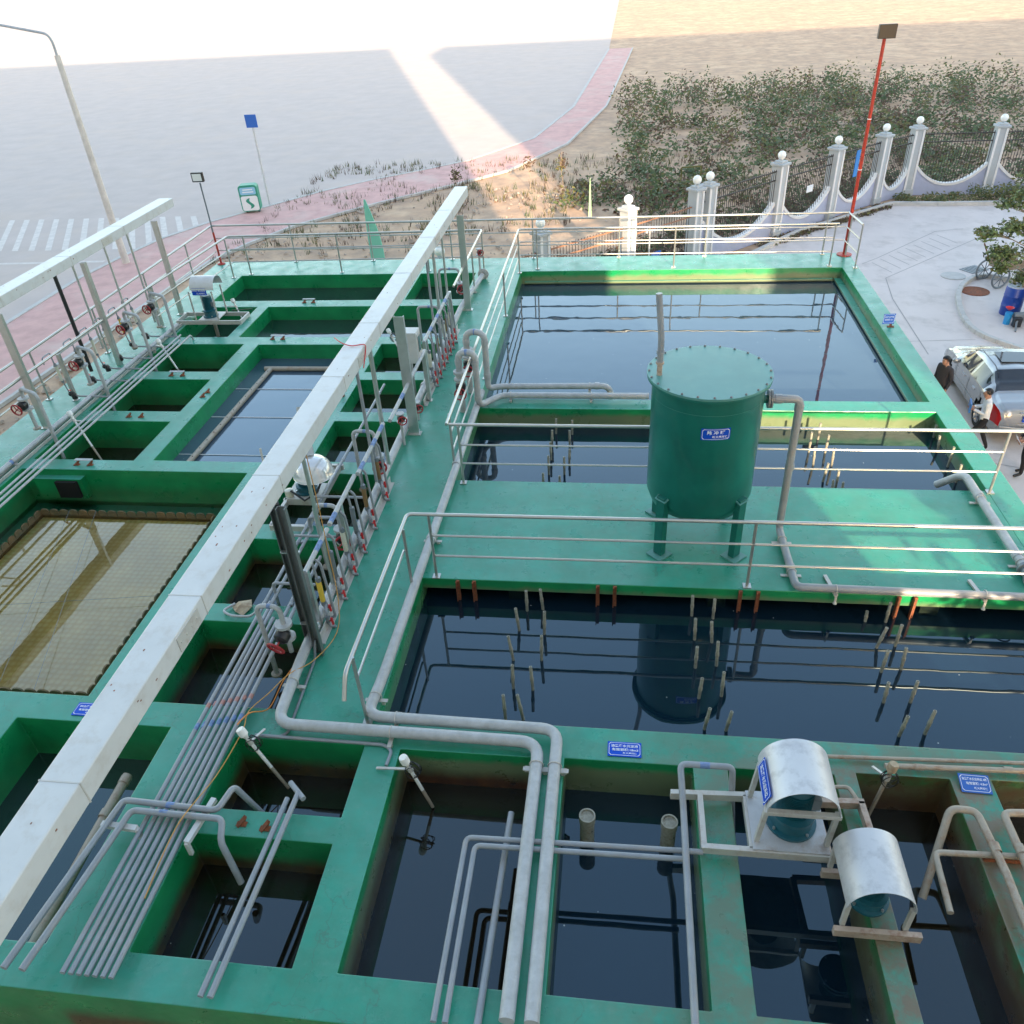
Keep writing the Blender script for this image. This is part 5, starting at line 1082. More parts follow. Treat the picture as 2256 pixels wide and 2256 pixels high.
# thin square posts, angle brackets
sq = [((-8.68, 14.5), (-8.70, 14.3)), ((-9.89, 13.40), (-9.62, 13.40)), ((-9.90, 15.3), (-9.63, 15.3)), ((-9.93, 11.56), (-9.66, 11.56)), ((-8.30, 19.70), (-8.05, 19.70)), ((-8.28, 17.30), (-8.02, 17.30)), ((-6.30, 8.97), (-6.30, 8.68)), ((-3.83, 4.60), (-3.56, 4.57))]
nm_ = ['on the wall between the small tanks and the central tank', 'between the two nearest small tanks on the left', 'between the second and third small tanks', 'on the divider behind the settling tank', 'behind the wide tank in the far row', 'behind the central left tank', 'beside the settling tank by the trunk', 'on the divider between the front tanks']
for k, ((x, y), (x2, y2)) in enumerate(sq):
    plate_ = k in (2, 3, 4, 5)
    for j, (a, b) in enumerate(((x, y), (x2, y2))):
        m = MB(); m.beam((a-.04, b-.06, .0), (a+.04, b+.02, .07), .05, .012); m.beam((a+.04, b+.02, .07), (a+.02, b-.05, .0), .012, .03); m.box((a, b-.03, .006), (.11, .06, .012))
        tag(m.build('angle_bracket', M['rust'], loc=(a, b, 0)), 'rusty angle bracket %s' % nm_[k], 'bracket', 'rusty angle brackets %s' % nm_[k])
    if plate_:
        m = MB(); m.box(((x+x2)/2, y+.02, .085), (.34, .07, .012)); tag(m.build('bracket_plate', M['pvc_dusty'], loc=((x+x2)/2, y, .08)), 'small grey plate resting on the rusty brackets %s' % nm_[k], 'plate')
m = MB(); q = [(-5.28, 7.99, .02), (-5.10, 8.03, .03), (-5.02, 7.86, .05), (-5.10, 7.70, .02), (-5.22, 7.74, .06), (-5.32, 7.86, .03)]
c_ = Vector((-5.17, 7.86, .10)); m.add([Vector(p) for p in q] + [c_], [(i, (i+1) % 6, 6) for i in range(6)]); tag(m.build('torn_paper', M['cardboard'], loc=(-5.17, 7.86, 0)), 'crumpled torn brown paper lying by the thin pipe loop', 'paper')
# cables
def cable(label, pts, r, mt_, group=None):
    m = MB(); P_ = [Vector(p) for p in pts]; out = []
    for i in range(len(P_)-1):
        p0 = P_[max(i-1, 0)]; p1 = P_[i]; p2 = P_[i+1]; p3 = P_[min(i+2, len(P_)-1)]
        for k in range(6):
            t_ = k/6; out.append(.5*((2*p1) + (p2-p0)*t_ + (2*p0-5*p1+4*p2-p3)*t_*t_ + (3*p1-p0-3*p2+p3)*t_**3))
    out.append(P_[-1]); m.tube(out, r, 6); return tag(m.build('cable', M[mt_], loc=P_[0]), label, 'cable', group)
cable('orange cable hanging from the trunk past the yellow flow tube to the front', [(-3.90, 8.30, 2.3), (-3.88, 8.26, 1.4), (-3.84, 8.15, .9), (-3.74, 7.9, .25), (-3.66, 7.45, .03), (-3.76, 6.85, .12), (-3.95, 6.5, .22), (-4.1, 6.2, .20), (-4.24, 5.9, .20), (-4.20, 5.6, .20), (-4.25, 5.0, .20), (-4.33, 4.3, .32), (-4.36, 3.6, .2)], .0065, 'cable')
cable('red-brown cable beside the big pipe running down to the near divider', [(-3.95, 6.8, .15), (-4.06, 6.5, .08), (-4.10, 6.1, .04), (-4.22, 5.88, .20), (-4.3, 5.7, .2)], .008, 'orange')
cable('red string tied round the white trunk', [(-4.38, 11.25, 2.62), (-4.22, 11.1, 2.60), (-4.05, 11.05, 2.575), (-3.86, 11.1, 2.57), (-3.855, 11.05, 2.45), (-3.85, 10.85, 2.3)], .008, 'red')
cable('white hose loop hanging over the left edge of the settling tank', [(-10.75, 9.6, .15), (-10.62, 9.75, .25), (-10.5, 9.75, .1), (-10.55, 9.3, -.3), (-10.8, 9.0, -.4)], .014, 'cap')

# ---------------------------------------------------------------- poles
t = thing('floodlight_pole', 'thin grey pole with a square floodlight at the far left deck corner', 'lamp pole', (-12.05, 22.95, 0))
m = MB(); m.cyl((-12.05, 22.95, .95), (-12.05, 22.95, 2.36), .022, 8); m.build('pole', M['pvc_dark'], t, loc=t.location)
m = MB(); m.cyl((-12.05, 22.95, .02), (-12.05, 22.95, .95), .03, 10); m.lathe([(0, 0), (.12, 0), (.12, .02), (.05, .05), (0, .05)], (-12.05, 22.95, 0), 14); m.build('red_foot', M['rustred'], t, loc=t.location)
m = MB(); m.box((-12.05, 22.90, 2.52), (.34, .10, .26)); m.build('lamp_housing', M['black'], t, loc=t.location, bevel=.01)
m = MB(); m.box((-12.05, 22.846, 2.52), (.27, .01, .19)); m.build('lamp_glass', M['glasswhite'], t, loc=t.location)
t = thing('lamp_pole', 'red oxide painted steel pole at the far right deck corner', 'lamp pole', (6.12, 22.98, 0))
m = MB(); m.cyl((6.12, 22.98, .02), (6.12, 22.98, 5.2), .048, 12, r2=.042); m.build('pole', M['rustred'], t, loc=t.location)
m = MB(); m.lathe([(0, 0), (.20, 0), (.20, .02), (.06, .03), (0, .03)], (6.12, 22.98, 0), 20); m.build('base_plate', M['rustred'], t, loc=t.location)
for z in (1.1, 2.2, 3.4): m = MB(); m.lathe([(.049, 0), (.053, 0), (.053, .02), (.049, .02)], (6.12, 22.98, z), 12); m.build('band', M['ink'], t, loc=t.location)
m = MB(); m.box((6.12, 22.85, 5.32), (.4, .14, .3)); m.build('lamp_housing', M['black'], t, loc=t.location, bevel=.01)
t = thing('street_pole', 'thick white concrete street pole on the pink pavement', 'street pole', (-21.9, 33.2, G+.1))
m = MB(); m.cyl((-21.9, 33.2, G+.1), (-21.9, 33.2, G+8.2), .16, 16, r2=.11); m.build('pole', mat('pole_concrete', (.66, .60, .54), .7, var=.12, vscale=3), t, loc=t.location)
m = MB(); m.tube(fillet([(-21.9, 33.2, G+8.1), (-21.9, 33.2, G+8.9), (-24.6, 34.0, G+9.3)], .6, 5), .05, 8); m.box((-25.0, 34.1, G+9.3), (.9, .3, .14), -.3); m.build('lamp_arm', M['pvc_dusty'], t, loc=t.location)
t = thing('sign_pole', 'thin white pole at the kerb beyond the green litter bin', 'street pole', (-18.7, 42.5, G+.1))
m = MB(); m.cyl((-18.7, 42.5, G+.1), (-18.7, 42.5, G+4.4), .055, 10); m.build('pole', M['white'], t, loc=t.location)
m = MB(); m.box((-18.7, 42.46, G+4.2), (.6, .03, .6)); m.build('sign_panel', M['blue2'], t, loc=t.location)
# litter bin with an emblem
t = thing('litter_bin', 'green and white litter bin with a curved green emblem on the pink pavement', 'litter bin', (-19.1, 41.2, G+.1))
rz = .22
def W(x, y, z): c, s = math.cos(rz), math.sin(rz); return Vector((-19.1 + x*c - y*s, 41.2 + x*s + y*c, G+.1+z))
def rrect(w, h, r, n=5): return [(sx*(w/2-r)+r*math.cos(a), sz*(h/2-r)+r*math.sin(a)) for sx, sz, a0 in ((1,1,0),(-1,1,PI/2),(-1,-1,PI),(1,-1,3*PI/2)) for a in [a0+k*PI/2/n for k in range(n+1)]]
pr = rrect(.95, 1.28, .16); k_ = len(pr); m = MB(); m.add([W(x, -.28, z+.74) for x, z in pr] + [W(x, .28, z+.74) for x, z in pr], [tuple(range(k_)), tuple(range(2*k_-1, k_-1, -1))] + [(i, (i+1) % k_, k_+(i+1) % k_, k_+i) for i in range(k_)]); m.build('body', M['bingreen'], t, loc=t.location)
pr = rrect(.84, .72, .10); m = MB(); m.add([W(x, -.292, z+.50) for x, z in pr], [tuple(range(len(pr)))]); m.build('white_panel', M['glasswhite'], t, loc=t.location, fix=False)
pr = rrect(.80, .36, .08); m = MB(); m.add([W(x, -.292, z+1.10) for x, z in pr], [tuple(range(len(pr)))]); p_ = m.build('blue_panel', mat('pale_blue_panel', (.30, .58, .75), .4), t, loc=t.location, fix=False)
m = MB()
for z, w in ((1.17, .5), (1.05, .56)):
    m.add([W(-w/2, -.297, z-.03), W(w/2, -.297, z-.03), W(w/2, -.297, z+.03), W(-w/2, -.297, z+.03)], [(0, 1, 2, 3)])
m.build('caption_bars', M['ink'], p_, loc=t.location, fix=False)
m = MB(); out_ = []
for k in range(17):
    s_ = -1 + 2*k/16; cx_ = -.13*math.sin(s_*PI*.9); w = .085*(1-s_*s_)**.5 + .012; out_.append((cx_ + s_*.05, s_*.26, w))
vs = [W(x-w, -.299, z+.50) for x, z, w in out_] + [W(x+w, -.299, z+.50) for x, z, w in out_]; m.add(vs, [(i, i+17, i+18, i+1) for i in range(16)]); m.build('emblem', M['bingreen'], t, loc=t.location, fix=False)
m = MB()
for x in (-.32, .32): m.add([], []); m.beam(W(x, 0, 0), W(x, 0, .12), .10, .10, up=(0, 1, 0))
m.build('feet', M['pvc_dark'], t, loc=t.location)
# green cloth-wrapped stake bits
for (x, y, h, w, lab) in ((-10.1, 32.6, 2.7, .55, 'pale green cloth panel standing on the bare ground behind the far railing'), (-1.49, 39.35, 1.75, .16, 'thin pale green wrapped post standing on the bare ground')):
    n_ = 12; m = MB(); ring = []
    for k in range(n_+1):
        q = k/n_; ww = w*(1 - .55*q**2 if w > .3 else 1-.85*q); ring += [(x - ww/2 - .12*q*(w > .3), y - .05, G + h*q), (x + ww/2 - .30*q*q*(w > .3), y + .05*math.sin(q*5), G + h*q)]
    m.add([Vector(p) for p in ring] + [Vector((p[0], p[1]+.05, p[2])) for p in ring], [(2*k, 2*k+1, 2*k+3, 2*k+2) for k in range(n_)] + [(2*k+2*(n_+1), 2*k+2+2*(n_+1), 2*k+3+2*(n_+1), 2*k+1+2*(n_+1)) for k in range(n_)] + [(2*k, 2*k+2, 2*k+2+2*(n_+1), 2*k+2*(n_+1)) for k in range(n_)] + [(2*k+1, 2*k+1+2*(n_+1), 2*k+3+2*(n_+1), 2*k+3) for k in range(n_)])
    tag(m.build('cloth_marker', M['greenban'] if w > .3 else mat('pale_green_wrap', (.42, .62, .38), .7), loc=(x, y, G)), lab, 'marker')

# ---------------------------------------------------------------- fence
def P2(p): return Vector((p[0], p[1], 0))
def globe_pillar(par, x, y, rz, mt_, hh=2.86, w=.42, globe=True):
    m = MB(); c = Vector((x, y, G)); 
    m.box(c + Vector((0, 0, hh/2)), (w, w, hh), rz); m.box(c + Vector((0, 0, hh+.04)), (w+.14, w+.14, .09), rz); m.box(c + Vector((0, 0, hh+.12)), (w-.08, w-.08, .08), rz); m.box(c + Vector((0, 0, .15)), (w+.08, w+.08, .3), rz)
    pl = m.build('pillar', M[mt_], par, loc=c, bevel=.012)
    m = MB(); d = Vector((math.cos(rz), math.sin(rz), 0)); e = Vector((-d.y, d.x, 0))
    for s_ in (-1, 1): m.box(c + d*s_*(w/2-.05) - e*(w/2+.015) + Vector((0, 0, hh*.5)), (.09, .035, hh-.06), rz)
    m.build('white_strip', M['trim'], pl, loc=c)
    if globe:
        m = MB(); m.sphere(c + Vector((0, 0, hh+.36)), .165, 20); m.build('globe_lamp', M['glasswhite'], pl, loc=c)
        m = MB(); m.lathe([(0, 0), (.09, 0), (.05, .05), (.06, .09), (0, .09)], c + Vector((0, 0, hh+.15)), 14); m.build('lamp_holder', M['pillar'], pl, loc=c)
fA = thing('bar_fence', 'dark vertical bar fence with globe lamp pillars behind the far railing', 'fence', (-2.65, 26.9, G))
fB = thing('scalloped_fence', 'lavender scalloped wall fence with white trim and dark bars along the yard', 'fence', (9.1, 38.2, G))
fz = PI/4
def bars(par, a, b, z0f, z1, name='bar_panel', step=.135, rail_mat='barbrown', r=.011):
    a = P2(a); b = P2(b); L_ = (b-a).length; d = (b-a)/L_; n_ = int(L_/step); m = MB()
    for k in range(1, n_):
        p = a + d*(L_*k/n_); z0 = z0f(k/n_)
        p0 = p + Vector((0, 0, G+z0)); p1 = p + Vector((0, 0, G+z1)); m.beam(p0, p1, .022, .022)
    m.build(name, M['bars'], par, loc=a + Vector((0, 0, G)))
    m = MB()
    for z in (z1-.08, z1-.42): m.beam(a + Vector((0, 0, G+z)), b + Vector((0, 0, G+z)), .045, .045)
    m.build('rail', M[rail_mat], par, loc=a + Vector((0, 0, G)))
for i in range(0, 4):
    bars(fA, FL[i], FL[i+1], lambda q: .08, 2.35)
    if i > 0: globe_pillar(fA, FL[i][0], FL[i][1], fz, 'pillar')
globe_pillar(fA, FL[4][0]-.26, FL[4][1]-.26, fz, 'pillar'); globe_pillar(fA, FL[4][0]+.26, FL[4][1]+.26, fz, 'pillar')
def wallpanel(a, b):
    a = P2(a); b = P2(b); L_ = (b-a).length; d = (b-a)/L_; n = 26; e = Vector((-d.y, d.x, 0)); vs = []; fs = []
    hf = lambda q: .45 + 1.15*(abs(2*q-1))**2.1
    for k in range(n+1):
        q = k/n; p = a + d*L_*q
        for s_ in (-1, 1): vs += [p + e*.09*s_ + Vector((0, 0, G)), p + e*.09*s_ + Vector((0, 0, G+hf(q)))]
    for k in range(n): o_ = 4*k; fs += [(o_, o_+4, o_+5, o_+1), (o_+2, o_+3, o_+7, o_+6), (o_+1, o_+5, o_+7, o_+3)]
    m = MB(); m.add(vs, fs); m.build('scalloped_wall', M['wallblue'], fB, loc=a + Vector((0, 0, G)))
    m = MB()
    for k in range(n): m.beam(a + d*L_*k/n + Vector((0, 0, G+hf(k/n)+.03)), a + d*L_*(k+1)/n + Vector((0, 0, G+hf((k+1)/n)+.03)), .26, .11)
    m.build('coping', M['trim'], fB, loc=a + Vector((0, 0, G)))
    return hf
for i in range(4, 11):
    hf = wallpanel(FL[i], FL[i+1]); bars(fB, FL[i], FL[i+1], hf, 2.75, 'bar_panel', .12, 'bars')
    if i > 4:
        dd = P2(FL[i+1]) - P2(FL[i-1]); globe_pillar(fB, FL[i][0], FL[i][1], math.atan2(dd.y, dd.x), 'pillar', hh=2.9, w=.46)
        m_ = P2(FL[i])
# small things on the bars
fpx = [('small white notice hanging on the fence bars, left of the third pillar', 7.9, 37.0, 1.62, .42, .28, 'paper'), ('blue cloth hanging on the fence bars behind the red pole', 10.2, 39.15, 2.1, .28, 1.1, 'bluecloth'), ('small pale notice on the bar fence beside the second pillar', 1.3, 30.7, .95, .5, .18, 'blue2'), ('small pale blue notice low on the bar fence at its left end', -.9, 28.5, .45, .5, .2, 'paper')]
for lab, x, y, z, w, h, mt_ in fpx:
    m = MB(); m.box((x+.03, y-.06, G+z), (w, .02, h), PI/4); tag(m.build('notice' if 'notice' in lab else 'cloth', M[mt_], loc=(x, y, G+z)), lab, 'notice' if 'notice' in lab else 'cloth')
t = thing('street_sign', 'small white cross-shaped marker standing just behind the bar fence', 'marker', (1.1, 31.6, G)); m = MB(); m.cyl((1.1, 31.6, G), (1.1, 31.6, G+1.7), .03, 8); m.box((1.1, 31.57, G+1.55), (.42, .03, .16), .4); m.build('post', M['glasswhite'], t, loc=t.location)
t = thing('wooden_crate_frame', 'small yellow frame standing among the shrubs beyond the fence', 'frame', (3.4, 44.3, G)); 
for p, q in (((3.0, 44.3, .3), (4.0, 44.5, .3)), ((3.0, 44.3, 1.0), (4.0, 44.5, 1.0)), ((3.0, 44.3, .3), (3.0, 44.3, 1.0)), ((4.0, 44.5, .3), (4.0, 44.5, 1.0))):
    m = MB(); m.beam(Vector(p)+Vector((0,0,G)), Vector(q)+Vector((0,0,G)), .07, .07); m.build('bar', M['leafy'], t, loc=t.location)

# ---------------------------------------------------------------- trees
def tree(label, base, top_z, crowns, leaf=.1, trunk_r=.05, lean=(0, 0), name='tree', mats=('leaf', 'leafy', 'leafr'), dens=70, crown_mi=(0, 0, 1, 2)):
    t = thing(name, label, 'tree', base)
    b = Vector(base); m = MB(); tip = Vector((b.x+lean[0], b.y+lean[1], top_z))
    pts = [b + (tip-b)*q + Vector((.06*math.sin(q*7), .05*math.cos(q*5)-.05, 0)) for q in [k/8 for k in range(9)]]
    m.tube(pts, trunk_r, 9, r2=trunk_r*.35)
    for c, rad, n in crowns:
        c = Vector(c); s0 = pts[min(8, max(2, int(8*(c.z-.4-b.z)/(tip.z-b.z))))]
        mid = (s0+c)/2 + Vector((0, 0, .1)); m.tube([s0, mid, c], trunk_r*.4, 6, r2=.008)
        for k in range(5):
            e = c + Vector((random.uniform(-1, 1)*rad[0]*.7, random.uniform(-1, 1)*rad[1]*.7, random.uniform(-.5, .6)*rad[2])); m.tube([mid, (mid+e)/2+Vector((0,0,.05)), e], .012, 4, r2=.004)
    m.build('trunk', M['bark'], t, loc=base)
    m = MB()
    for c, rad, n in crowns: leafcloud(m, c, rad, n, leaf, crown_mi, .15)
    m.build('crown', [M[q] for q in mats], t, loc=base, fix=False)
    return t
ct = lambda u, v, y=27: aty(u, v, y)
tree('young tree with drooping yellow green leaves beside the blue drum', (12.75, 26.75, G), 2.2,
     [(ct(2215, 560), (.62, .7, .38), 620), (ct(2175, 515), (.42, .5, .22), 330), (ct(2235, 500), (.5, .5, .30), 400), (ct(2250, 610), (.38, .5, .3), 260), (ct(2225, 450), (.55, .5, .18), 230), (ct(2262, 430), (.5, .5, .35), 300), (ct(2290, 520), (.6, .6, .6), 500), (ct(2205, 590), (.3, .4, .18), 150), (ct(2280, 390, 27.5), (.6, .5, .4), 300)], leaf=.075, trunk_r=.055, lean=(.25, .3), mats=('leaflight', 'leafy', 'leaf'), crown_mi=(0, 0, 1, 2))
tree('leafy tree in front of the building behind the right end of the basin', (7.6, 2.0, G), 2.2,
     [((7.4, 2.3, 1.1), (1.0, .9, .9), 700), ((8.2, 2.2, 1.7), (.9, .9, .8), 520), ((7.0, 1.9, .2), (.8, .8, .6), 260), ((8.7, 2.4, .6), (.8, .8, .8), 380), ((6.7, 2.6, 1.5), (.7, .6, .6), 170), ((7.9, 2.6, 2.5), (.8, .8, .35), 160)], leaf=.12, trunk_r=.10)
tree('thin reddish sapling on the bare sandy ground beyond the pavement edge', (-8.6, 43.2, G), G+1.7, [((-8.6, 43.2, G+1.2), (.35, .35, .5), 90)], leaf=.09, trunk_r=.02, crown_mi=(2, 2, 1))
tree('bare thin sapling with few brown leaves on the sandy ground', (-4.9, 44.6, G), G+2.0, [((-4.9, 44.6, G+1.4), (.45, .4, .6), 60)], leaf=.09, trunk_r=.02, crown_mi=(2,))
tree('reddish sapling beside the thin green wrapped post', (-3.1, 43.5, G), G+2.2, [((-3.1, 43.5, G+1.5), (.4, .4, .7), 110)], leaf=.09, trunk_r=.02, crown_mi=(2, 2, 1))

# ---------------------------------------------------------------- drum, cart, small kit
t = thing('drum', 'large dark blue plastic drum with pale lid standing under the young tree', 'drum', (12.72, 26.9, G))
m = MB(); m.lathe([(0, 0), (.29, 0), (.30, .03), (.305, .3), (.315, .32), (.305, .34), (.305, .62), (.315, .64), (.305, .66), (.30, .90), (.28, .93)], t.location, 28); m.build('barrel', M['drum'], t, loc=t.location)
m = MB(); m.lathe([(.285, .92), (.285, .955), (.25, .955), (.25, .93), (0, .935)], t.location, 28); m.build('lid', M['drumlid'], t, loc=t.location)
t = thing('drum', 'dark grey round tank beside the blue drum, cut by the right edge', 'drum', (13.35, 26.2, G)); m = MB(); m.lathe([(0, .05), (.42, .05), (.46, .15), (.46, 1.0), (.4, 1.1), (0, 1.15)], t.location, 28); m.build('barrel', M['pvc_dark'], t, loc=t.location)
t = thing('water_pump', 'small motor pump with red funnel in front of the blue drum', 'pump', (12.55, 25.9, G))
m = MB(); m.cyl((12.45, 25.95, G+.30), (12.75, 25.95, G+.32), .12, 14); m.build('motor', M['pvc_dark'], t, loc=t.location)
m = MB(); m.box((12.50, 25.75, G+.18), (.22, .18, .28)); m.build('box', M['black'], t, loc=t.location)
m = MB(); m.lathe([(.03, 0), (.13, .09), (.12, .09), (.02, 0)], (12.35, 26.15, G+.42), 16); m.build('funnel', M['red'], t, loc=t.location)
m = MB(); m.lathe([(0, 0), (.10, 0), (.11, .38), (0, .38)], (12.33, 26.05, G), 14); m.build('blue_can', mat('sky_blue_can', (.02, .28, .62), .4), t, loc=t.location)
m = MB(); m.tube([(12.6, 25.9, G+.3), (12.42, 25.6, G+.22), (12.35, 25.35, G+.03)], .03, 8); m.build('spout', M['pvc_dark'], t, loc=t.location)
t = thing('hand_cart', 'old brown wooden hand cart with spoked wheels under the young tree', 'cart', (13.5, 29.9, G))
m = MB(); m.beam((13.1, 29.6, G+.62), (14.1, 30.0, G+.62), .75, .05); m.beam((13.05, 29.25, G+.75), (14.05, 29.65, G+.75), .03, .24); m.beam((13.0, 29.95, G+.75), (14.0, 30.35, G+.75), .03, .24); m.build('bed', M['wood'], t, loc=t.location)
for (x, y) in ((13.2, 29.25), (13.0, 30.2)):
    m = MB(); ax = Vector((-.37, .93, 0)); c = Vector((x, y, G+.36)); m.torus(c, .34, .035, ax, 26, 7)
    u = Vector((0, 0, 1)); v = ax.cross(u).normalized()
    for k in range(8): m.cyl(c, c + (u*math.cos(k*PI/4)+v*math.sin(k*PI/4))*.34, .014, 6)
    m.build('wheel', M['pvc_dark'], t, loc=t.location)
m = MB(); m.tube([(13.1, 29.3, G+.7), (12.75, 29.3, G+1.35)], .025, 7); m.tube([(13.0, 30.0, G+.7), (12.65, 30.0, G+1.35)], .025, 7); m.build('handle', M['rust'], t, loc=t.location)

# ---------------------------------------------------------------- car
def smooth(tbl, x):
    for (x0, *a), (x1, *b) in zip(tbl, tbl[1:]):
        if x0 <= x <= x1:
            t_ = (x-x0)/(x1-x0); t_ = t_*t_*(3-2*t_) if len(a) else t_
            return [p+(q-p)*t_ for p, q in zip(a, b)]
    return list(tbl[-1][1:]) if x > tbl[-1][0] else list(tbl[0][1:])
CL = Vector((9.98, 18.35, G))       # rear bumper centre on the ground; the car points to +Y
car = thing('sedan_car', 'silver four-door sedan parked in the yard beside the basin, seen from behind', 'car', CL)
car.rotation_euler = (0, 0, R(-1.5))
#        s     zbot zbelt wbelt ztop wtop
CT = [(0.00, .38, .72, .72, .78, .60), (.07, .30, .92, .80, .97, .66), (.35, .22, .97, .85, 1.03, .70), (.72, .20, .98, .87, 1.06, .68), (1.00, .18, .98, .875, 1.24, .60), (1.42, .18, .975, .88, 1.43, .555), (2.0, .18, .96, .88, 1.46, .57), (2.55, .18, .94, .88, 1.42, .57), (3.10, .18, .92, .875, 1.12, .64), (3.42, .20, .88, .86, .94, .70), (4.05, .22, .78, .83, .84, .66), (4.38, .28, .62, .74, .68, .58), (4.50, .38, .52, .62, .56, .5)]
NSX = 90; NR = 26
def ring(s_):
    zb, zl, wl, zt, wt = smooth(CT, s_)
    P_ = [(0, zb), (wl*.86, zb), (wl*.97, zb+.12), (wl*1.0, zb+(zl-zb)*.45), (wl*.985, zl-.06), (wl*.955, zl), (wt+ (wl-wt)*.08, zt-.07), (wt*.93, zt-.012), (0, zt+.015)]
    segs = [3, 2, 3, 3, 1, 7, 2, 5]; out_ = []
    for (a, b, n_) in zip(P_, P_[1:], segs):
        out_ += [(a[0]+(b[0]-a[0])*k/n_, a[1]+(b[1]-a[1])*k/n_) for k in range(n_)]
    out_.append(P_[-1]); return out_
rings = [ring(4.5*i/NSX) for i in range(NSX+1)]; nr = len(rings[0])
wheels = [(.98, .31), (3.62, .31)]
body = MB(); gls = MB(); gv = []
def cv(i, j, side): x, z = rings[i][j]; return CL + Vector((side*x, 4.5*i/NSX, z))
G0 = 12; G1 = 19; TL = []
seg_y = [4.5*i/NSX for i in range(NSX+1)]
for side in (-1, 1):
    bv_ = [cv(i, j, side) for i in range(NSX+1) for j in range(nr)]
    fb = []; fg = []; ft = []
    for i in range(NSX):
        for j in range(nr-1):
            s_ = (seg_y[i]+seg_y[i+1])/2; x, z = rings[i][j]; f_ = (i*nr+j, (i+1)*nr+j, (i+1)*nr+j+1, i*nr+j+1)
            if side < 0: f_ = f_[::-1]
            if any((s_-ws)**2 + (z-wz)**2 < .36**2 and z < .72 and x > .55 for ws, wz in wheels): continue
            zb, zl, wl, zt, wt = smooth(CT, s_)
            gl_side = G0 <= j < G1-1 and 1.08 < s_ < 3.05 and not (1.93 < s_ < 2.03) and z > zl-.01 and (zt - zl) > .22 and (j < G1-2 or s_ > 1.3)
            gl_front = j >= G1 and 2.62 < s_ < 3.36; gl_rear = j >= G1 and .80 < s_ < 1.36
            (ft if (s_ < .36 and 8 <= j < 12) else fg if (gl_side or gl_front or gl_rear) else fb).append(f_)
    body.add(bv_, fb, 0, True); gls.add(bv_, fg, 0, True)
    tl_ = MB(); tl_.add(bv_, ft, 0, True); TL.append(tl_)
body.add([cv(0, j, 1) for j in range(nr)] + [cv(0, j, -1) for j in range(nr-1, -1, -1)], [tuple(range(2*nr))]); body.add([cv(NSX, j, 1) for j in range(nr)] + [cv(NSX, j, -1) for j in range(nr-1, -1, -1)], [tuple(range(2*nr))])
bo = body.build('body', M['carpaint'], car, loc=CL)
go = gls.build('windows', M['glass'], car, loc=CL)
for nm_w, (ws, wz) in (('rear', wheels[0]), ('front', wheels[1])):
    for side in (-1, 1):
        c = CL + Vector((side*.76, ws, wz)); ax = Vector((side, 0, 0))
        m = MB(); m.lathe([(.20, -.10), (.29, -.10), (.31, -.06), (.31, .06), (.29, .10), (.20, .10)], c, 32, axis=ax); wo = m.build('wheel', M['tyre'], car, loc=c)
        m = MB(); m.lathe([(.205, .085), (.195, .095), (.18, .06), (0, .05)], c, 24, axis=ax)
        for k in range(7): a = 2*PI*k/7; m.beam(c + ax*.08, c + ax*.085 + Vector((0, math.cos(a), math.sin(a)))*.185, .045, .02)
        m.build('rim', M['alloy'], wo, loc=c)
        m = MB(); m.lathe([(.0, -.12), (.36, -.12), (.36, -.11)], c, 24, axis=ax); m.build('wheel_arch', M['black'], car, loc=c)
for side in (-1, 1):
    m = TL[(side+1)//2]; used = sorted({i for f in m.f for i in f}); mp = {q: k for k, q in enumerate(used)}; m.v = [m.v[q] for q in used]; m.f = [[mp[q] for q in f] for f in m.f]; m.build('tail_light', M['tail'], car, loc=CL)
    m = MB(); m.sphere(CL + Vector((side*.98, 2.78, .98)), .10, 12, sc=(1.1, .6, .75)); m.build('mirror', M['carpaint'], car, loc=CL)
    for y in (1.55, 2.35): m = MB(); m.beam(CL + Vector((side*.885, y-.08, .80)), CL + Vector((side*.885, y+.08, .80)), .025, .03); m.build('door_handle', M['alloy'], car, loc=CL)
m = MB()
for side in (-1, 1):
    for s_ in (1.10, 1.98, 2.95):
        m.tube([CL + Vector((side*.884, s_, .30)), CL + Vector((side*.888, s_, .60)), CL + Vector((side*.868, s_, .90))], .005, 4)
    m.tube([CL + Vector((side*.889, 1.1, .52)), CL + Vector((side*.889, 3.1, .50))], .006, 4)
sm_ = m.build('door_seams', M['pvc_dark'], bo, loc=CL); sm_['kind'] = 'stuff'
m = MB(); m.tube([CL + Vector((-.70, -.005, .52)), CL + Vector((-.3, -.035, .50)), CL + Vector((.3, -.035, .50)), CL + Vector((.70, -.005, .52))], .028, 8); m.build('bumper_strip', M['carpaint'], car, loc=CL)
m = MB(); m.box(CL + Vector((0, -.01, .90)), (.62, .02, .03)); m.box(CL + Vector((0, -.02, .60)), (.62, .02, .025)); m.build('chrome_trim', M['alloy'], car, loc=CL)
m = MB(); m.box(CL + Vector((0, -.02, .74)), (.46, .02, .15)); po = m.build('number_plate', M['blue'], car, loc=CL)
tx = put_text('粤A7', .12, CL + Vector((-.10, -.032, .74)), (1, 0, 0), (0, 0, 1), M['ink'], 'plate_lettering', po, wid=.22, offset=.002)
m = MB(); m.box(CL + Vector((0, 1.95, 1.478)), (.72, .62, .01)); m.build('sunroof', M['glass'], car, loc=CL)
m = MB()
for side in (-1, 1): m.tube([CL + Vector((side*.56, 1.15, 1.36)), CL + Vector((side*.55, 1.5, 1.452)), CL + Vector((side*.56, 2.4, 1.455)), CL + Vector((side*.59, 2.8, 1.28))], .008, 5)
rg = m.build('roof_gutter', M['black'], bo, loc=CL); rg['kind'] = 'stuff'

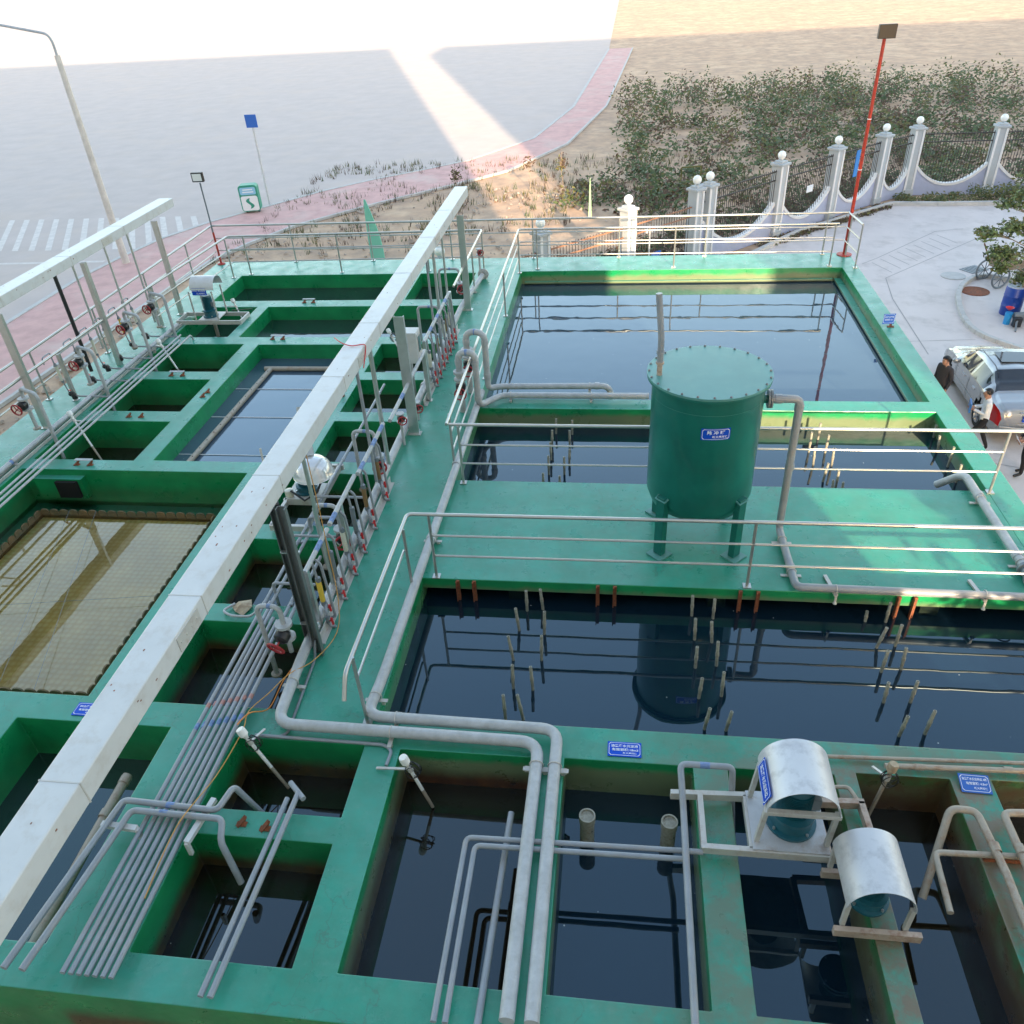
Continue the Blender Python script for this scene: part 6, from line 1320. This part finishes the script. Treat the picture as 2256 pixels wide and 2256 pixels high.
# ---------------------------------------------------------------- people
def person(label, foot, face, pose, colors, extras=None):
    """pose: dict of joints in a local frame (x right, y forward, z up); one continuous skinned body"""
    t = thing('person', label, 'person', foot); t.rotation_euler = (0, 0, face)
    J = pose; me = D.meshes.new('body'); names = list(J); idx = {n: i for i, n in enumerate(names)}
    E_ = [('pelvis', 'waist'), ('waist', 'chest'), ('chest', 'neck'), ('neck', 'skull'), ('skull', 'crown'), ('chest', 'shl'), ('shl', 'ell'), ('ell', 'wrl'), ('wrl', 'hal'), ('chest', 'shr'), ('shr', 'elr'), ('elr', 'wrr'), ('wrr', 'har'), ('pelvis', 'hil'), ('hil', 'knl'), ('knl', 'anl'), ('anl', 'tol'), ('pelvis', 'hir'), ('hir', 'knr'), ('knr', 'anr'), ('anr', 'tor')]
    rad = dict(pelvis=(.165, .115), waist=(.155, .105), chest=(.175, .12), neck=(.058, .058), skull=(.092, .10), crown=(.075, .085), shl=.075, shr=.075, ell=.05, elr=.05, wrl=.032, wrr=.032, hal=.034, har=.034, hil=.095, hir=.095, knl=.062, knr=.062, anl=.042, anr=.042, tol=.036, tor=.036)
    verts = [Vector(J[n]) for n in names]; edges = [(idx[a], idx[b]) for a, b in E_]
    for s_ in 'lr':          # five fingers on each hand
        h = Vector(J['ha'+s_]); d = (h - Vector(J['wr'+s_])).normalized(); side = d.orthogonal().normalized()
        for k, (o_, ln) in enumerate(((-.030, .062), (-.011, .078), (.009, .082), (.027, .074))):
            i0 = len(verts); verts += [h + side*o_ + d*.03, h + side*o_*1.15 + d*(.03+ln*.5), h + side*o_*1.1 + d*(.03+ln) + d.cross(side)*.02]; edges += [(idx['ha'+s_], i0), (i0, i0+1), (i0+1, i0+2)]
        i0 = len(verts); verts += [h - side*.045 - d*.01, h - side*.065 + d*.03]; edges += [(idx['ha'+s_], i0), (i0, i0+1)]
    me.from_pydata([tuple(v) for v in verts], edges, [])
    ob = D.objects.new('body', me); C.objects.link(ob)
    sk = ob.modifiers.new('skin', 'SKIN'); sk.use_smooth_shade = True
    for i in range(len(verts)):
        q = rad[names[i]] if i < len(names) else .010; me.skin_vertices[0].data[i].radius = q if isinstance(q, tuple) else (q, q)
    me.skin_vertices[0].data[idx['pelvis']].use_root = True
    sb = ob.modifiers.new('sub', 'SUBSURF'); sb.levels = 2
    bpy.context.view_layer.update(); me2 = D.meshes.new_from_object(ob.evaluated_get(bpy.context.evaluated_depsgraph_get()))
    D.objects.remove(ob, do_unlink=True)
    # face: nose, ears, brow and mouth raised or pressed into the head surface
    sk_ = Vector(J['skull']); 
    for v in me2.vertices:
        d = v.co - sk_
        if d.length < .2 and v.co.z > sk_.z - .12:
            if d.y > .04:
                w = math.exp(-((d.x/.018)**2 + ((d.z+.005)/.03)**2)); v.co.y += .028*w
                for sx in (-1, 1): v.co.y -= .014*math.exp(-(((d.x-sx*.034)/.016)**2 + ((d.z-.022)/.014)**2))
                v.co.y += .006*math.exp(-((d.x/.028)**2 + ((d.z+.05)/.010)**2))
            for sx in (-1, 1):
                if d.x*sx > .06: v.co.x += sx*.022*math.exp(-(((d.y)/.02)**2 + ((d.z)/.03)**2))
    def seg(p, a, b):
        ab = b-a; q = max(0, min(1, (p-a).dot(ab)/ab.length_squared)); return (p-(a+ab*q)).length
    regions = [('top', [('waist', 'chest'), ('chest', 'neck'), ('chest', 'shl'), ('shl', 'ell'), ('ell', 'wrl'), ('chest', 'shr'), ('shr', 'elr'), ('elr', 'wrr'), ('pelvis', 'waist')]), ('skin', [('neck', 'skull'), ('skull', 'crown'), ('wrl', 'hal'), ('wrr', 'har')]), ('leg', [('pelvis', 'hil'), ('hil', 'knl'), ('knl', 'anl'), ('pelvis', 'hir'), ('hir', 'knr'), ('knr', 'anr')]), ('shoe', [('anl', 'tol'), ('anr', 'tor')])]
    order = ['top', 'skin', 'leg', 'shoe']; mats_ = [M[colors['top']], M['skin'], M[colors['leg']], M['shoe']]
    for q in mats_: me2.materials.append(q)
    for p in me2.polygons:
        c = sum((me2.vertices[i].co for i in p.vertices), Vector())/len(p.vertices); best = (9, 0)
        for k, (n_, L_) in enumerate(regions):
            for a, b in L_:
                dd = seg(c, Vector(J[a]), Vector(J[b])) - (.03 if n_ == 'top' and a in ('pelvis', 'waist') else 0)
                if dd < best[0]: best = (dd, k)
        p.material_index = best[1]; p.use_smooth = True
    bo_ = D.objects.new('body', me2); C.objects.link(bo_); bo_.parent = t
    m = MB(); s_ = sk_ + Vector((0, -.018, .045)); n = 16
    m.sphere(s_, .102, 18, sc=(.92, 1.0, .96)); hair = m
    hv = [(v if not (v.y > s_.y + .035 and v.z < s_.z + .045) and not v.z < s_.z - .075 else None) for v in hair.v]
    hair.f = [f for f in hair.f if all(hv[i] is not None for i in f)]; hair.sm = [True]*len(hair.f); hair.m = [0]*len(hair.f)
    WL[t.name] = Vector((0, 0, 0)); ho_ = hair.build('hair', M['hair'], t, loc=(0, 0, 0))
    for (nm, build_, mt_) in (extras or []):
        m = MB(); build_(m); m.build(nm, M[mt_], t, loc=(0, 0, 0))
    return t
def pose(kl=(.0, .0), arm='down', lean=0., head=0., stride=.12):
    J = dict(pelvis=(0, 0, .93), waist=(0, .01+lean*.3, 1.08), chest=(0, lean, 1.30), neck=(0, lean+.02+head*.5, 1.46), skull=(0, lean+.05+head, 1.565), crown=(0, lean+.035+head, 1.62),
      hil=(-.095, 0, .87), knl=(-.10, stride+.04, .49), anl=(-.10, stride*1.1, .09), tol=(-.11, stride*1.1+.17, .045), hir=(.095, 0, .87), knr=(.10, -stride*.6+.05, .49), anr=(.10, -stride*1.3, .09), tor=(.11, -stride*1.3+.16, .045))
    J.update(shl=(-.185, lean, 1.37), shr=(.185, lean, 1.37))
    if arm == 'down': J.update(ell=(-.25, lean-.03, 1.10), wrl=(-.24, lean+.06, .87), hal=(-.235, lean+.09, .80), elr=(.25, lean-.03, 1.10), wrr=(.24, lean+.06, .87), har=(.235, lean+.09, .80))
    if arm == 'hold': J.update(ell=(-.25, lean+.02, 1.12), wrl=(-.10, lean+.26, 1.16), hal=(-.05, lean+.31, 1.17), elr=(.25, lean+.02, 1.12), wrr=(.12, lean+.26, 1.14), har=(.07, lean+.31, 1.15))
    if arm == 'front': J.update(ell=(-.25, lean+.0, 1.10), wrl=(-.08, lean+.20, .98), hal=(-.02, lean+.24, .94), elr=(.25, lean+.0, 1.10), wrr=(.10, lean+.20, .96), har=(.04, lean+.24, .92))
    return J
def folder(m): m.box((0, .38, 1.20), (.30, .035, .24)); 
def pap(m): m.beam((-.02, .26, .88), (.02, .38, 1.04), .24, .004)
def collar(m): m.lathe([(.075, 0), (.072, .05)], (0, .02, 1.42), 16)
person('man in a dark grey jacket standing beside the silver car by the basin wall', (8.32, 19.9, G), R(115), pose(stride=.05, head=.02), dict(top='jacket', leg='trousers'), [('shirt_collar', collar, 'shirt')])
person('man in a white shirt holding a blue folder, walking behind the silver car', (8.74, 18.05, G), R(75), pose(arm='hold', lean=.02, head=.03, stride=.20), dict(top='shirt', leg='trousers'), [('folder', folder, 'folder')])
person('man in a dark suit holding papers, cut by the right edge of the photo', (9.42, 17.0, G), R(95), pose(arm='front', lean=.03, head=.04, stride=.06), dict(top='suit', leg='trousers'), [('papers', pap, 'paper'), ('shirt_collar', collar, 'shirt')])
